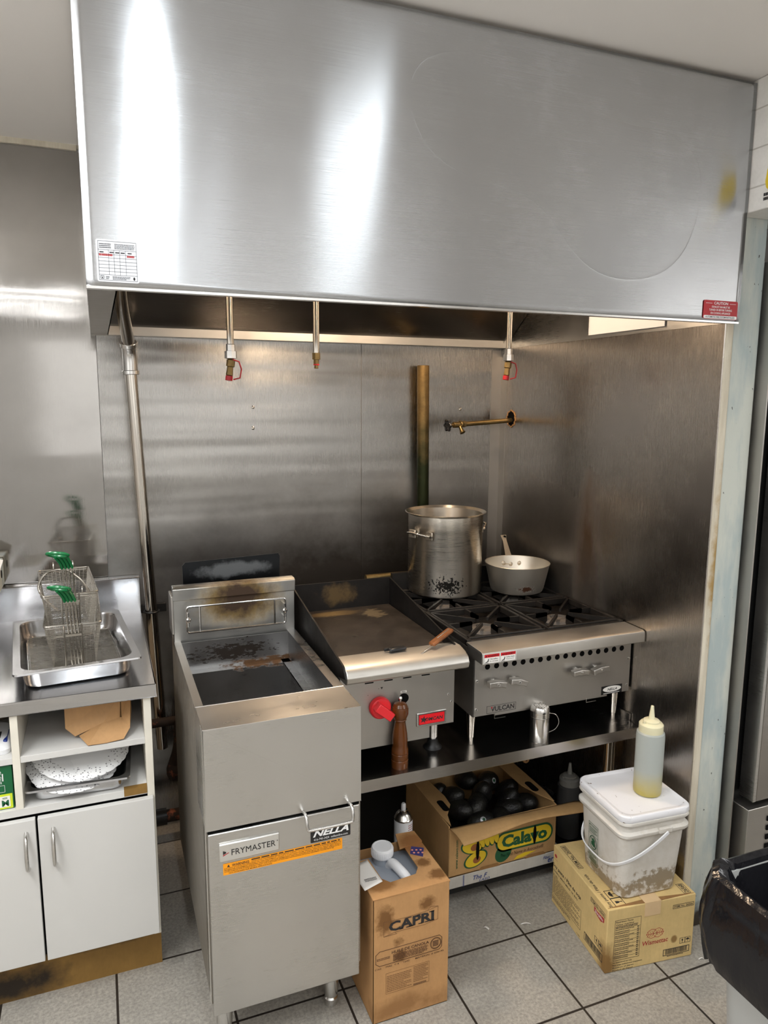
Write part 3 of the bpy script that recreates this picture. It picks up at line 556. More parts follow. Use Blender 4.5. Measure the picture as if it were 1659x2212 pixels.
rows = ['MUST BE PREVENTED FROM TIPPING OR LEAKING CAN CAUSE SEVERE BURNS AVOID CONTACT UNDER ALL CIRCUMSTANCES', 'COULD OCCUR. THIS EQUIPMENT BEFORE ATTEMPTING TO MOVE IT TO AVOID SPILLING OF HOT LIQUID SEVERE BURNS FROM HOT OIL',
        'DO NOT ATTACH ACCESSORIES TO THIS EQUIPMENT UNLESS IT IS SECURED FROM TIPPING, PERSONAL INJURY MAY RESULT', 'FRYMASTER EQUIPMENT EQUIPPED WITH LEGS ARE FOR PERMANENT INSTALLATIONS AND MUST BE SECURED ADEQUATELY',
        'AVOID DAMAGE AND POSSIBLE BODILY INJURY. FOR A MOVABLE OR PORTABLE INSTALLATION OPTIONAL EQUIPMENT CASTERS MUST BE', 'NOT INTENDED FOR MOBILE APPLICATIONS.']
f.dashes(b, .108, .5745, .340, .5785, 1, 1, .7, seed=21); f.text(b, rows[1], .108, .5698, .341, .5732, 1, .006)
for i, r_ in enumerate((rows[2], rows[3], rows[4])): f.text(b, r_, .041, .5648-.0043*i, .341-(.02 if i == 2 else 0), .5682-.0043*i, 1, .006)
f.text(b, rows[5], .052, .5518, .160, .5550, 1, .006)
f.done(b, 'warning_lettering', 'ink', dr)
f.done(f.rect(MB(), .260, .584, .3668, .6205, 0, .002), 'dealer_label', 'black_label', dr)
b = MB(); f.text(b, 'NELLA', .266, .5985, .3615, .6165, 1, .035, .35); f.text(b, '416-740-2424  nellaonline.com', .268, .588, .359, .5942, 1, .002); f.done(b, 'dealer_lettering', 'white_ink', dr)
for x, y in ((-1.435, -1.09), (-1.135, -1.09), (-1.435, -.50), (-1.135, -.50)):
    MB().lathe([(.013, 0), (.019, .002), (.019, .022), (.014, .028), (.019, .03), (.022, .06), (.024, .20)], (x, y, 0), 20).build('leg', 'chrome', fr)

# ================================================================== EQUIPMENT STAND
t = thing('equipment_stand', 'low stainless equipment stand carrying griddle and burner range', 'work table', (-1.04, -.998, 0))
MB().box(-1.06, -.004, -.998, -.12, .600, .605).box(-1.06, -.004, -.998, -.993, .567, .605).box(-1.06, -.004, -.125, -.12, .567, .605).build('table_top', 'shelf', t, bevel=.0015, smooth=False)
MB().box(-.9, -.004, -.160, -.12, .605, .64).box(-.010, -.004, -.95, -.12, .605, .632).build('rear_upturn', 'shelf', t, smooth=False)
MB().box(-1.05, -.03, -.855, -.16, .045, .068).build('undershelf', 'black_metal', t, bevel=.002)
for x, y in ((-1.03, -.94), (-.045, -.90), (-1.03, -.17), (-.045, -.17)):
    MB().lathe([(.0, 0), (.021, 0), (.021, .6)], (x, y, 0), 18).build('leg', 'chrome_warm', t)

# ================================================================== GRIDDLE
gr = thing('griddle', 'countertop gas griddle with black greasy plate and stainless front', 'griddle', (-1.06, -.93, .605))
MB().box(-1.055, -.680, -.93, -.925, .705, .925).box(-1.055, -1.052, -.93, -.40, .72, .93).build('front_panel', 'steel_dull', gr, smooth=False)
MB().box(-1.052, -.684, -.924, -.41, .72, .93).build('body', 'black_metal', gr, smooth=False)
MB().box(-1.045, -.76, -.925, -.90, .665, .71).build('lower_skirt', 'steel_dull', gr, smooth=False)
MB().box(-1.050, -.695, -.900, -.415, .925, .951).build('griddle_plate', 'griddle', gr, bevel=.002)
MB().box(-1.052, -.689, -.418, -.410, .93, 1.052).build('back_splash', 'gr_splash', gr, smooth=False)
for x, nm in ((-.691, 'right'), (-1.062, 'left')):
    MB().prism([(-.410, .80), (-.410, 1.052), (-.95, .968)]+([(-.990, .962), (-1.015, .93), (-.93, .91)] if nm == 'left' else [(-.95, .95), (-.925, .93)])+[(-.925, .80)], 'x', x-.0025, x+.0025).build('side_splash', 'gr_splash', gr, smooth=False)
pts = [(-.918, .9635), (-.955, .9655), (-.992, .958), (-1.012, .948), (-1.020, .932), (-1.016, .916), (-1.002, .908), (-.930, .906), (-.930, .925), (-.918, .93)]
MB().prism(pts, 'x', -1.060, -.676).build('bullnose', 'ledge', gr, bevel=.002)
f = Face((-1.06, -.930, .605), (1, 0, 0), (0, 0, 1), gr)
b = MB()
for i in range(4): f.done(f.rect(MB(), .098+.0613*i-.014, .267, .098+.0613*i+.014, .2705, 0, .0015), 'panel_slot', 'void')
f.poly(b, [(.134, .2505), (.142, .2505), (.138, .243)], 0); f.disc(b, .128, .2465, .001, .001, 0, 8); f.disc(b, .094, .231, .001, .001, 0, 8)
f.done(b, 'index_mark', 'ink'); f.done(f.disc(MB(), .209, .204, .017, .016, 0), 'pilot_hole', 'void')
b = MB(); f.rect(b, .199, .2225, .219, .2285, 0); f.done(b, 'pilot_label', 'paper'); b = MB(); f.text(b, 'Pilot', .203, .2235, .215, .2275, 1, .02); f.done(b, 'pilot_lettering', 'ink')
MB().box(-.808, -.7075, -.9345, -.93, .7105, .7545).build('badge_frame', 'chrome', gr, bevel=.002)
f = Face((-.808, -.9345, .7105), (1, 0, 0), (0, 0, 1), gr)
f.done(f.rect(MB(), .006, .005, .0945, .039, 0), 'badge_border', 'ink'); f.done(f.rect(MB(), .0075, .0065, .093, .0375, 1), 'badge_plate', 'red_badge')
b = MB(); f.text(b, 'OMCAN', .027, .0155, .088, .0270, 2, .03, .12)
st_ = [(.0225+(.0125 if k % 2 == 0 else .005)*sin(k*pi/5+.2), .0215+(.0125 if k % 2 == 0 else .005)*cos(k*pi/5+.2)) for k in range(10)]
f.poly(b, st_, 2); f.done(b, 'badge_lettering', 'ink')
for x, z in ((-.690, .775), (-.700, .80)): MB().lathe([(.004, 0), (.004, .0015), (0, .0025)], (x, -.93, z), 10, Matrix.Rotation(R(90), 4, 'X')).build('screw', 'chrome', gr)
# knob
mx = Matrix.Rotation(R(90), 4, 'X'); kc = (-.930, -.931, .795)
kn = MB().lathe([(.033, 0), (.0335, .012), (.031, .018), (.029, .019), (.029, .021), (0, .021)], kc, 40, mx).build('control_knob', 'red_plastic', gr, bevel=.001)
a = R(-40); ux = Vector((cos(a), 0, sin(a))); uz = Vector((-sin(a), 0, cos(a))); mm = Matrix(((ux.x, 0, uz.x, kc[0]), (0, 1, 0, kc[1]), (ux.z, 0, uz.z, kc[2]), (0, 0, 0, 1)))
MB().box(-.027, .034, -.046, -.018, -.013, .013, mm).build('knob_grip', 'red_plastic', kn, bevel=.002)
MB().lathe([(.003, 0), (.003, .001), (0, .002)], (-.942, -.9525, .812), 10, mx).build('knob_dot', 'white_ink', kn)
for x, y in ((-.725, -.875), (-1.02, -.875), (-.725, -.46), (-1.02, -.46)):
    lg = MB().lathe([(.013, .03), (.013, .036), (.016, .037), (.0165, .12)], (x, y, .605), 20).build('leg', 'chrome', gr)
    MB().lathe([(.031, 0), (.027, .004), (.018, .014), (.016, .030), (0, .03)], (x, y, .6055), 20).build('suction_foot', 'black_metal', lg)
# scraper and spatula resting on the front
t = thing('grill_spatula', 'wooden-handled spatula lying on the griddle front edge, right', 'spatula', (-.80, -.94, .967))
a_, b_ = Vector((-.772, -.955, .974)), Vector((-.683, -.912, 1.0))
d = (b_-a_).normalized(); q = Matrix.Translation(a_) @ d.to_track_quat('X', 'Z').to_matrix().to_4x4()
MB().box(0, .098, -.012, .012, -.002, .009, q).build('handle', 'wood_h', t, bevel=.004)
MB().box(-.05, .04, -.002, .002, -.001, .001, q).box(.03, .09, -.0015, .0015, -.0045, .011, q).build('tang', 'chrome', t, bevel=.0005)
t = thing('grill_scraper', 'black-handled scraper on the griddle front edge, left of the wooden handle', 'scraper', (-.90, -.96, .967))
q = Matrix.Translation((-.905, -.945, .972)) @ Matrix.Rotation(R(4), 4, 'Z')
MB().box(0, .055, -.009, .009, -.004, .006, q).build('handle', 'blk_plastic', t, bevel=.004)
MB().box(-.012, .045, .006, .012, -.004, .005, q).build('blade_edge', 'black_metal', t, bevel=.001)
# gas line behind griddle
t = thing('brass_gas_fitting', 'short horizontal brass pipe between the griddle and the stock pot', 'pipe', (-.64, -.28, .97))
MB().tube([(-.69, -.15, .985), (-.50, -.15, .985)], .014, 12).build('pipe_run', 'brass_v', t)

# ================================================================== RANGE
rg = thing('burner_range', 'four-burner countertop gas range with stainless front', 'gas range', (-.617, -.936, .605))
MB().box(-.615, -.008, -.936, -.931, .712, .92).box(-.6155, -.6125, -.936, -.25, .712, .93).build('front_panel', 'steel_dull', rg, smooth=False)
MB().box(-.612, -.009, -.93, -.25, .72, .905).build('body', 'black_metal', rg, smooth=False)
MB().prism([(-.888, .944), (-.893, .9465), (-.985, .9455), (-.994, .942), (-.996, .934), (-.996, .907), (-.993, .905), (-.990, .907), (-.990, .935), (-.888, .938)], 'x', -.620, -.005).build('landing_ledge', 'ledge', rg, bevel=.001)
MB().box(-.620, -.618, -.99, -.90, .907, .938).build('ledge_end', 'steel_dull', rg, smooth=False)
f = Face((-.617, -.936, .605), (1, 0, 0), (0, 0, 1), rg); b = MB()
for i in range(17): f.disc(b, .050+.0325*i, .268-.0002*i, .0092, .0092, 0, 22)
f.done(b, 'vent_holes', 'void')
b = MB(); f.rect(b, .075, .205, .175, .228, 0); 
b = MB(); f.rect(b, .051, .111, .158, .136, 0); f.done(b, 'nameplate', 'steel_dull')
b = MB(); f.frame_(b, .051, .111, .158, .136, .001, 1); f.text(b, 'VULCAN', .066, .1155, .152, .132, 1, .02); f.done(b, 'nameplate_lettering', 'ink')
b = MB(); f.poly(b, [(.066, .132), (.072, .132), (.070, .124)], 2); f.done(b, 'nameplate_accent', 'red_label')
f.done(f.rect(MB(), .494, .107, .580, .137, 0), 'dealer_label', 'black_label')
b = MB(); f.disc(b, .538, .1245, .038, .0105, 1); f.dashes(b, .503, .109, .570, .112, 1, 1, .6, seed=4, end=.02); f.done(b, 'dealer_oval', 'paper')
b = MB(); f.text(b, 'NELLA', .518, .1195, .558, .1285, 2, .02, .3); f.done(b, 'dealer_lettering', 'ink')
for x, z in ((-.604, .735), (-.604, .83), (-.016, .735), (-.016, .83)): MB().lathe([(.005, 0), (.005, .0015), (.0, .003)], (x, -.936, z), 10, mx).build('screw', 'chrome', rg)
f = Face((-.617, -.996, .605), (1, 0, 0), (0, 0, 1), rg)
wl = f.done(f.rect(MB(), .001, .3035, .115, .3345, 0, .001), 'warning_sticker', 'paper')
b = MB(); f.rect(b, .004, .3235, .055, .3325, 1); f.rect(b, .061, .3235, .112, .3325, 1); f.done(b, 'red_band', 'red_badge', wl)
b = MB(); f.text(b, 'WARNING', .014, .325, .052, .331, 2, .02); f.text(b, 'AVERTISSEMENT', .070, .325, .110, .331, 2, .01)
for a0 in (.004, .061):
    f.frame_(b, a0-.001, .3045, a0+.052, .3335, .0006, 1); f.poly(b, [(a0+.003, .325), (a0+.009, .325), (a0+.006, .3315)], 2)
    f.poly(b, [(a0+.002, .309), (a0+.010, .3115), (a0+.013, .3195), (a0+.015, .3195), (a0+.0135, .310), (a0+.006, .3075)], 1); f.line(b, (a0+.001, .306), (a0+.014, .306), .0008, 1)
f.text(b, 'Hot surface', .024, .3155, .050, .3205, 1, .01); f.text(b, 'Do not touch', .022, .309, .051, .313, 1, .01)
f.text(b, 'Surface chaude', .080, .3155, .109, .3205, 1, .01); f.text(b, 'Ne pas toucher', .080, .309, .108, .313, 1, .01); f.done(b, 'sticker_lettering', 'ink', wl)
# knobs: chunky two-lobed grey lever knobs
for i, (x, z) in enumerate(((-.544, .82), (-.466, .817), (-.229, .8155), (-.150, .815))):
    an = R((6, 14, 2, -8)[i]); mm = Matrix.Translation((x, -.957, z)) @ Matrix.Rotation(an, 4, 'Y')
    k = MB().tube([(x, -.935, z), (x, -.966, z)], .009, 14).build('control_knob', 'chrome', rg)
    MB().prism([(-.034, -.012), (-.028, -.006), (-.012, -.0085), (0, -.010), (.012, -.0085), (.028, -.006), (.034, -.012), (.034, .012), (.028, .010), (.012, .012), (0, .014), (-.012, .012), (-.028, .010), (-.034, .012)], 'y', -.012, .010)
    mb = MB(); P = [(-.030, -.011), (-.014, -.007), (0, -.009), (.014, -.007), (.030, -.011), (.032, .009), (.014, .011), (0, .013), (-.014, .011), (-.032, .009)]
    mb.prism(P, 'y', -.012, .010); mb.v = [mm @ p for p in mb.v]; mb.build('knob_lever', 'steel_dull', k, bevel=.003)
    MB().lathe([(.004, 0), (.004, .004), (0, .005)], (x, -.968, z+.003), 10, mx).build('knob_cap', 'chrome', k)
for x in (-.5, -.145):
    MB().tube([(x-.03, -.925, .712), (x-.03, -.925, .690), (x+.01, -.925, .690)], .0018, 6).build('crumb_tray_pull', 'chrome', rg)
MB().box(-.53, -.09, -.925, -.3, .700, .713).build('crumb_tray', 'steel_dull', rg, smooth=False)
for x, y in ((-.590, -.880), (-.032, -.890), (-.590, -.30), (-.032, -.30)):
    MB().lathe([(.0, 0), (.008, 0), (.0085, .012), (.011, .014), (.0165, .11)], (x, y, .605), 18).build('leg', 'chrome_warm', rg)
# top: frame, four burners, four grates
ZG = .953
MB().box(-.615, -.600, -.888, -.25, .90, ZG-.002).box(-.022, -.007, -.888, -.25, .90, ZG-.002).box(-.615, -.007, -.888, -.873, .90, ZG-.006).box(-.615, -.007, -.262, -.25, .90, ZG).box(-.318, -.305, -.88, -.25, .90, ZG-.012).build('top_frame', 'iron_grease', rg, bevel=.002)
MB().box(-.60, -.02, -.873, -.262, .900, .906).build('drip_pan', 'iron_grease', rg, smooth=False)
MB().box(-.615, -.007, -.255, -.235, .90, 1.02).build('back_riser', 'iron', rg, smooth=False)
YC = (-.725, -.412); XC = (-.462, -.160)
for yc in YC:
    for xc in XC:
        bn = MB().lathe([(.0, .0), (.05, 0), (.055, .012), (.048, .022), (.030, .026), (.030, .018), (0, .018)], (xc, yc, .905), 30).build('burner', 'burner', rg)
        mb = MB()
        for k in range(16): mb.lathe([(.003, 0), (.003, .003), (0, .004)], (xc+.046*cos(k*pi/8), yc+.046*sin(k*pi/8), .924), 6)
        mb.build('flame_ports', 'burner', bn)
        gt = MB(); hx, hy = .145, .150
        gt.box(xc-hx, xc+hx, yc-hy, yc-hy+.010, ZG-.022, ZG).box(xc-hx, xc+hx, yc+hy-.010, yc+hy, ZG-.022, ZG).box(xc-hx, xc-hx+.010, yc-hy, yc+hy, ZG-.022, ZG).box(xc+hx-.010, xc+hx, yc-hy, yc+hy, ZG-.022, ZG)
        g = gt.build('grate', 'iron_grease', rg, bevel=.002)
        mb = MB()
        for k in range(8):
            a = k*pi/4; d = Vector((cos(a), sin(a), 0)); e = Vector((-d.y, d.x, 0))*.004
            ro = min(hx/abs(d.x) if abs(d.x) > .01 else 9, hy/abs(d.y) if abs(d.y) > .01 else 9); ri = .034 if k % 2 else .05
            c = Vector((xc, yc, 0)); A, B = c+d*ri, c+d*(ro-.004)
            vs = [A-e+Vector((0, 0, ZG-.012)), A+e+Vector((0, 0, ZG-.012)), B+e+Vector((0, 0, ZG-.020)), B-e+Vector((0, 0, ZG-.020)), A-e+Vector((0, 0, ZG)), A+e+Vector((0, 0, ZG)), B+e+Vector((0, 0, ZG)), B-e+Vector((0, 0, ZG))]
            mb.add(vs, [(3, 2, 1, 0), (4, 5, 6, 7), (0, 1, 5, 4), (1, 2, 6, 5), (2, 3, 7, 6), (3, 0, 4, 7)])
            if k % 2 == 0: # fins down to the bowl
                A2 = c+d*.05; B2 = c+d*.098
                mb.add([A2-e+Vector((0, 0, .912)), A2+e+Vector((0, 0, .912)), B2+e+Vector((0, 0, ZG-.014)), B2-e+Vector((0, 0, ZG-.014)), A2-e+Vector((0, 0, ZG)), A2+e+Vector((0, 0, ZG)), B2+e+Vector((0, 0, ZG)), B2-e+Vector((0, 0, ZG))],
                       [(3, 2, 1, 0), (4, 5, 6, 7), (0, 1, 5, 4), (1, 2, 6, 5), (2, 3, 7, 6), (3, 0, 4, 7)])
        mb.build('grate_fingers', 'iron_grease', g)

# ================================================================== POT AND PAN
t = thing('stock_pot', 'tall stainless stock pot on the back left burner', 'stock pot', (-.415, -.312, .9535))
c = (-.415, -.312, .9535); r = .146; H = .315
MB().lathe([(0, 0), (r-.008, 0), (r-.002, .004), (r, .012), (r, H-.062), (r+.0012, H-.060), (r+.0012, H-.006), (r+.012, H), (r+.013, H+.002), (r+.010, H+.003), (r-.002, H-.006), (r-.002, .008), (r-.01, .006), (0, .006)], c, 96).build('pot_body', 'pot', t)
for sgn, ang in ((1, R(-8)), (-1, R(172))):
    ang = R(205) if sgn < 0 else R(14)
    d = Vector((cos(ang), sin(ang), 0)); e = Vector((-d.y, d.x, 0)); o = Vector(c)+Vector((0, 0, H-.075)); P = lambda a, b, z: o+d*(r+a)+e*b+Vector((0, 0, z))
    hh = MB().tube(arc([P(.006, -.042, 0), P(.020, -.043, .002), P(.046, -.026, .012), P(.050, 0, .014), P(.046, .026, .012), P(.020, .043, .002), P(.006, .042, 0)], 5), .0042, 10).build('handle', 'chrome_warm', t)
    for s_ in (-1, 1):
        m_ = Matrix.Translation(P(.003, s_*.042, 0)) @ Matrix.Rotation(ang, 4, 'Z')
        MB().box(-.004, .0015, -.016, .016, -.016, .016, m_).build('handle_plate', 'pot', hh, bevel=.002)
        MB().tube([P(.002, s_*.042-.012, 0), P(.012, s_*.042-.012, 0)], .006, 10).tube([P(.002, s_*.042+.012, 0), P(.012, s_*.042+.012, 0)], .006, 10).build('rivet', 'chrome_warm', hh)
t = thing('saucepan', 'aluminium saucepan with a long handle on the back right burner', 'saucepan', (-.145, -.415, .9535))
c = (-.145, -.415, .9535); H = .112
MB().lathe([(0, 0), (.092, 0), (.101, .004), (.106, .016), (.1265, H-.001), (.1285, H), (.1275, H+.0012), (.125, H), (.104, .018), (.098, .008), (0, .006)], c, 72).build('pan_body', 'pan', t)
q = Vector(c); hp = [q+Vector((.040, .113, H-.035)), q+Vector((.050, .145, H-.018)), q+Vector((.082, .228, H+.022)), q+Vector((.100, .280, H+.052))]
mb = MB(); rings = []
for i, p in enumerate(arc(hp, 6)):
    s_ = i/18; wd = (.018*(1-s_)**2+.0085+.006*max(0, s_-.8)*5); rings.append([p+Vector((-wd, 0, -.0018)), p+Vector((wd, 0, -.0018)), p+Vector((wd, 0, .0018)), p+Vector((-wd, 0, .0018))])
mb.loft(rings).build('handle', 'pan', t, bevel=.001, smooth=False)
e = arc(hp, 6)[-1]; MB().lathe([(0, 0), (.006, 0), (.006, .001), (0, .001)], (e.x, e.y-.012, e.z-.003), 14, Matrix.Rotation(R(28), 4, 'X')).build('hang_hole', 'void', t)
for x, z in ((.008, -.030), (.040, -.036), (.070, -.030)):
    yy = math.sqrt(.119**2-x*x); MB().lathe([(.0095, 0), (.0085, .003), (.005, .005), (0, .0058)], q+Vector((x+.0, yy, H+z)), 16, Matrix.Rotation(R(90), 4, 'X')).build('rivet', 'pan', t)

# ================================================================== MILL, SHAKER
t = thing('pepper_mill', 'dark brown wooden pepper mill on the stand in front of the griddle', 'pepper mill', (-.872, -.955, .605))
P_ = [(0, 0), (.0245, 0), (.0255, .004), (.0255, .024), (.0235, .026), (.0255, .029), (.0255, .044), (.0235, .046), (.0255, .049), (.0245, .062), (.0225, .066), (.0228, .075), (.0235, .09), (.022, .108), (.0185, .130), (.0165, .145), (.0185, .150), (.0195, .152), (.0185, .154), (.0205, .158), (.0250, .170), (.0252, .186), (.0235, .1915), (.0225, .192), (.023, .193), (.018, .202), (.006, .207), (0, .207)]
MB().lathe(P_, (-.872, -.955, .605), 48).build('mill_body', 'wood_mill', t)
MB().lathe([(.003, .206), (.003, .213), (.0055, .215), (.0062, .219), (.004, .223), (0, .2245)], (-.872, -.955, .605), 20).build('top_nut', 'chrome', t)
t = thing('dredge_shaker', 'dented metal dredge shaker on the stand under the range', 'shaker', (-.378, -.955, .605))
MB().lathe([(0, 0), (.029, 0), (.031, .003), (.031, .082), (.0, .082)], (-.378, -.955, .605), 40).build('can', 'chrome', t)
lid = MB().lathe([(.0315, .082), (.0325, .084), (.0315, .087), (.0325, .090), (.0315, .093), (.0325, .097), (.031, .110), (.027, .117), (.012, .121), (0, .122)], (-.378, -.955, .605), 40).build('screw_lid', 'chrome', t)
mb = MB()
for k in range(3):
    for j in range(5+4*k): mb.lathe([(.0014, 0), (.0014, .0006), (0, .0006)], (-.378+(.006+.007*k)*cos(j*2*pi/(5+4*k)), -.955+(.006+.007*k)*sin(j*2*pi/(5+4*k)), .605+.1212-.0012*k), 6)
mb.build('shaker_holes', 'void', lid)
MB().tube(arc([(-.350, -.965, .697), (-.328, -.972, .690), (-.318, -.975, .665), (-.328, -.972, .642), (-.349, -.965, .630)]), .0012, 6).build('wire_handle', 'chrome', t)
# ================================================================== LEFT CABINET AND WORKTOP
cb = thing('base_cabinet', 'white laminate cabinet with two open cubbies above two doors', 'cabinet', (-1.575, -.80, 0))
YB = -.80
for x0, x1 in ((-1.592, -1.572), (-1.930, -1.911), (-2.085, -2.066)):
    MB().box(x0, x1, YB, -.04, (.602 if -2 < x0 < -1.7 else .13), .869).build('upright', 'white_wood' if x0 > -2 else 'white_lam', cb, bevel=.001, smooth=False)
for x0, x1 in ((-1.911, -1.592), (-2.066, -1.930)):
    MB().box(x0, x1, YB+.002, -.05, .733, .751).build('shelf_board', 'white_lam', cb, bevel=.001, smooth=False)
MB().box(-2.066, -1.592, YB, -.05, .581, .603).build('bottom_deck', 'white_lam', cb, bevel=.001, smooth=False)
MB().box(-1.655, -1.5925, YB-.001, YB+.02, .584, .6035).build('chipped_edge', 'kick', cb, smooth=False)
MB().box(-2.066, -1.592, -.052, -.045, .02, .869).build('back_board', 'white_lam', cb, smooth=False)
MB().box(-2.08, -1.571, YB+.04, YB+.052, 0, .146).box(-1.583, -1.571, YB+.05, -.05, 0, .03).build('kickboard', 'kick', cb, smooth=False)
MB().box(-2.08, -1.592, YB+.01, YB+.02, .144, .58).build('carcass_front', 'void', cb, smooth=False)
for x0, x1, hx in ((-1.8785, -1.5775, -1.841), (-2.083, -1.8845, -1.908)):
    d_ = MB().box(x0, x1, YB-.019, YB-.001, .1455, .5755).build('door', 'white_lam', cb, bevel=.0015, smooth=False)
    hz = arc([(hx, YB-.018, .540), (hx, YB-.042, .527), (hx, YB-.050, .487), (hx, YB-.042, .447), (hx, YB-.018, .434)], 6)
    MB().tube(hz, .0056, 12).build('handle', 'chrome', d_)
ct = thing('steel_worktop', 'stainless worktop with raised back edge on the white cabinet', 'worktop', (-1.8, -.81, .871))
MB().box(-2.09, -1.556, -.808, -.008, .904, .910).box(-2.09, -1.556, -.808, -.803, .872, .910).box(-1.561, -1.556, -.808, -.008, .872, .910).build('top_sheet', 'counter', ct, bevel=.002, smooth=False)
MB().prism([(-.030, .910), (-.026, 1.030), (-.030, 1.036), (-.008, 1.040), (-.008, .906), (-.030, .906)], 'x', -2.032, -1.553).build('back_upstand', 'counter', ct, bevel=.0015)
MB().box(-2.036, -2.016, -.80, -.026, .909, 1.046).build('side_upstand', 'counter', ct, bevel=.0015)
MB().box(-2.09, -1.5725, -.78, -.04, .869, .872).build('underlay', 'steel_dull', ct, smooth=False)
t = thing('junction_box', 'small weathered green-grey box in the left corner above the worktop', 'junction box', (-2.05, -.08, 1.05))
MB().box(-2.12, -2.008, -.155, -.010, 1.0465, 1.140).build('box_body', 'column', t, bevel=.004)
MB().lathe([(0, 0), (.014, 0), (.014, .001), (0, .001)], (-2.0078, -.085, 1.098), 18, Matrix.Rotation(R(90), 4, 'Y')).build('knockout', 'void', t)
f = Face((-2.12, -.19, 1.205), Vector((.126, .05, -.055)).normalized(), Vector((.3, .2, .9)).normalized(), t)
pp = f.done(f.rect(MB(), 0, -.03, .145, .008, 0), 'paper_strip', 'paper'); f.done(f.dashes(MB(), .01, -.026, .125, .004, 3, 1, .6, seed=12), 'strip_print', 'ink_red', pp)

# hotel pan on the worktop, with rack and two baskets
RZ = R(5.3)
t = thing('hotel_pan', 'large stainless hotel pan on the worktop holding the fryer baskets', 'pan', (-1.777, -.485, .9105), RZ)
def pan(t, w, d, h, r, mat, rim=.022, n=7):
    o = [rr(0, 0, w-2*rim-.03, d-2*rim-.03, r*.9, .0, n), rr(0, 0, w-2*rim-.012, d-2*rim-.012, r, .006, n), rr(0, 0, w-2*rim-.006, d-2*rim-.006, r, .018, n), rr(0, 0, w-2*rim, d-2*rim, r, h-.006, n), rr(0, 0, w-2*rim+.006, d-2*rim+.006, r, h, n),
         rr(0, 0, w-.003, d-.003, .012, h, n), rr(0, 0, w, d, .012, h-.004, n), rr(0, 0, w+.001, d+.001, .012, h-.003, n), rr(0, 0, w-.001, d-.001, .012, h+.0015, n),
         rr(0, 0, w-2*rim+.004, d-2*rim+.004, r, h+.0015, n), rr(0, 0, w-2*rim-.003, d-2*rim-.003, r, h-.006, n), rr(0, 0, w-2*rim-.009, d-2*rim-.009, r, .018, n), rr(0, 0, w-2*rim-.03, d-2*rim-.03, r*.9, .004, n)]
    return MB().loft(o).build('pan_body', mat, t, local=True)
pan(t, .333, .533, .056, .045, 'counter')
rk = thing('drain_rack', 'wire rack lying in the bottom of the hotel pan', 'rack', (-1.777, -.485, .915), RZ)
mb = MB()
for i in range(62):
    y = -.20+.40*i/61; mb.tube([(-.122, y, .006), (.122, y, .006)], .0011, 4)
for i in range(13):
    x = -.12+.24*i/12; mb.tube([(x, -.202, .0035), (x, .202, .0035)], .0015, 4)
mb.build('wire_grid', 'wire', rk, local=True)
mb = MB(); mb.tube([p for p in rr(0, 0, .25, .41, .01, .006, 2)], .002, 6, True); mb.build('rack_frame', 'wire', rk, local=True)
MB().box(-.118, -.112, -.2, .2, 0, .003).box(.112, .118, -.2, .2, 0, .003).build('rack_foot', 'wire', rk, local=True)

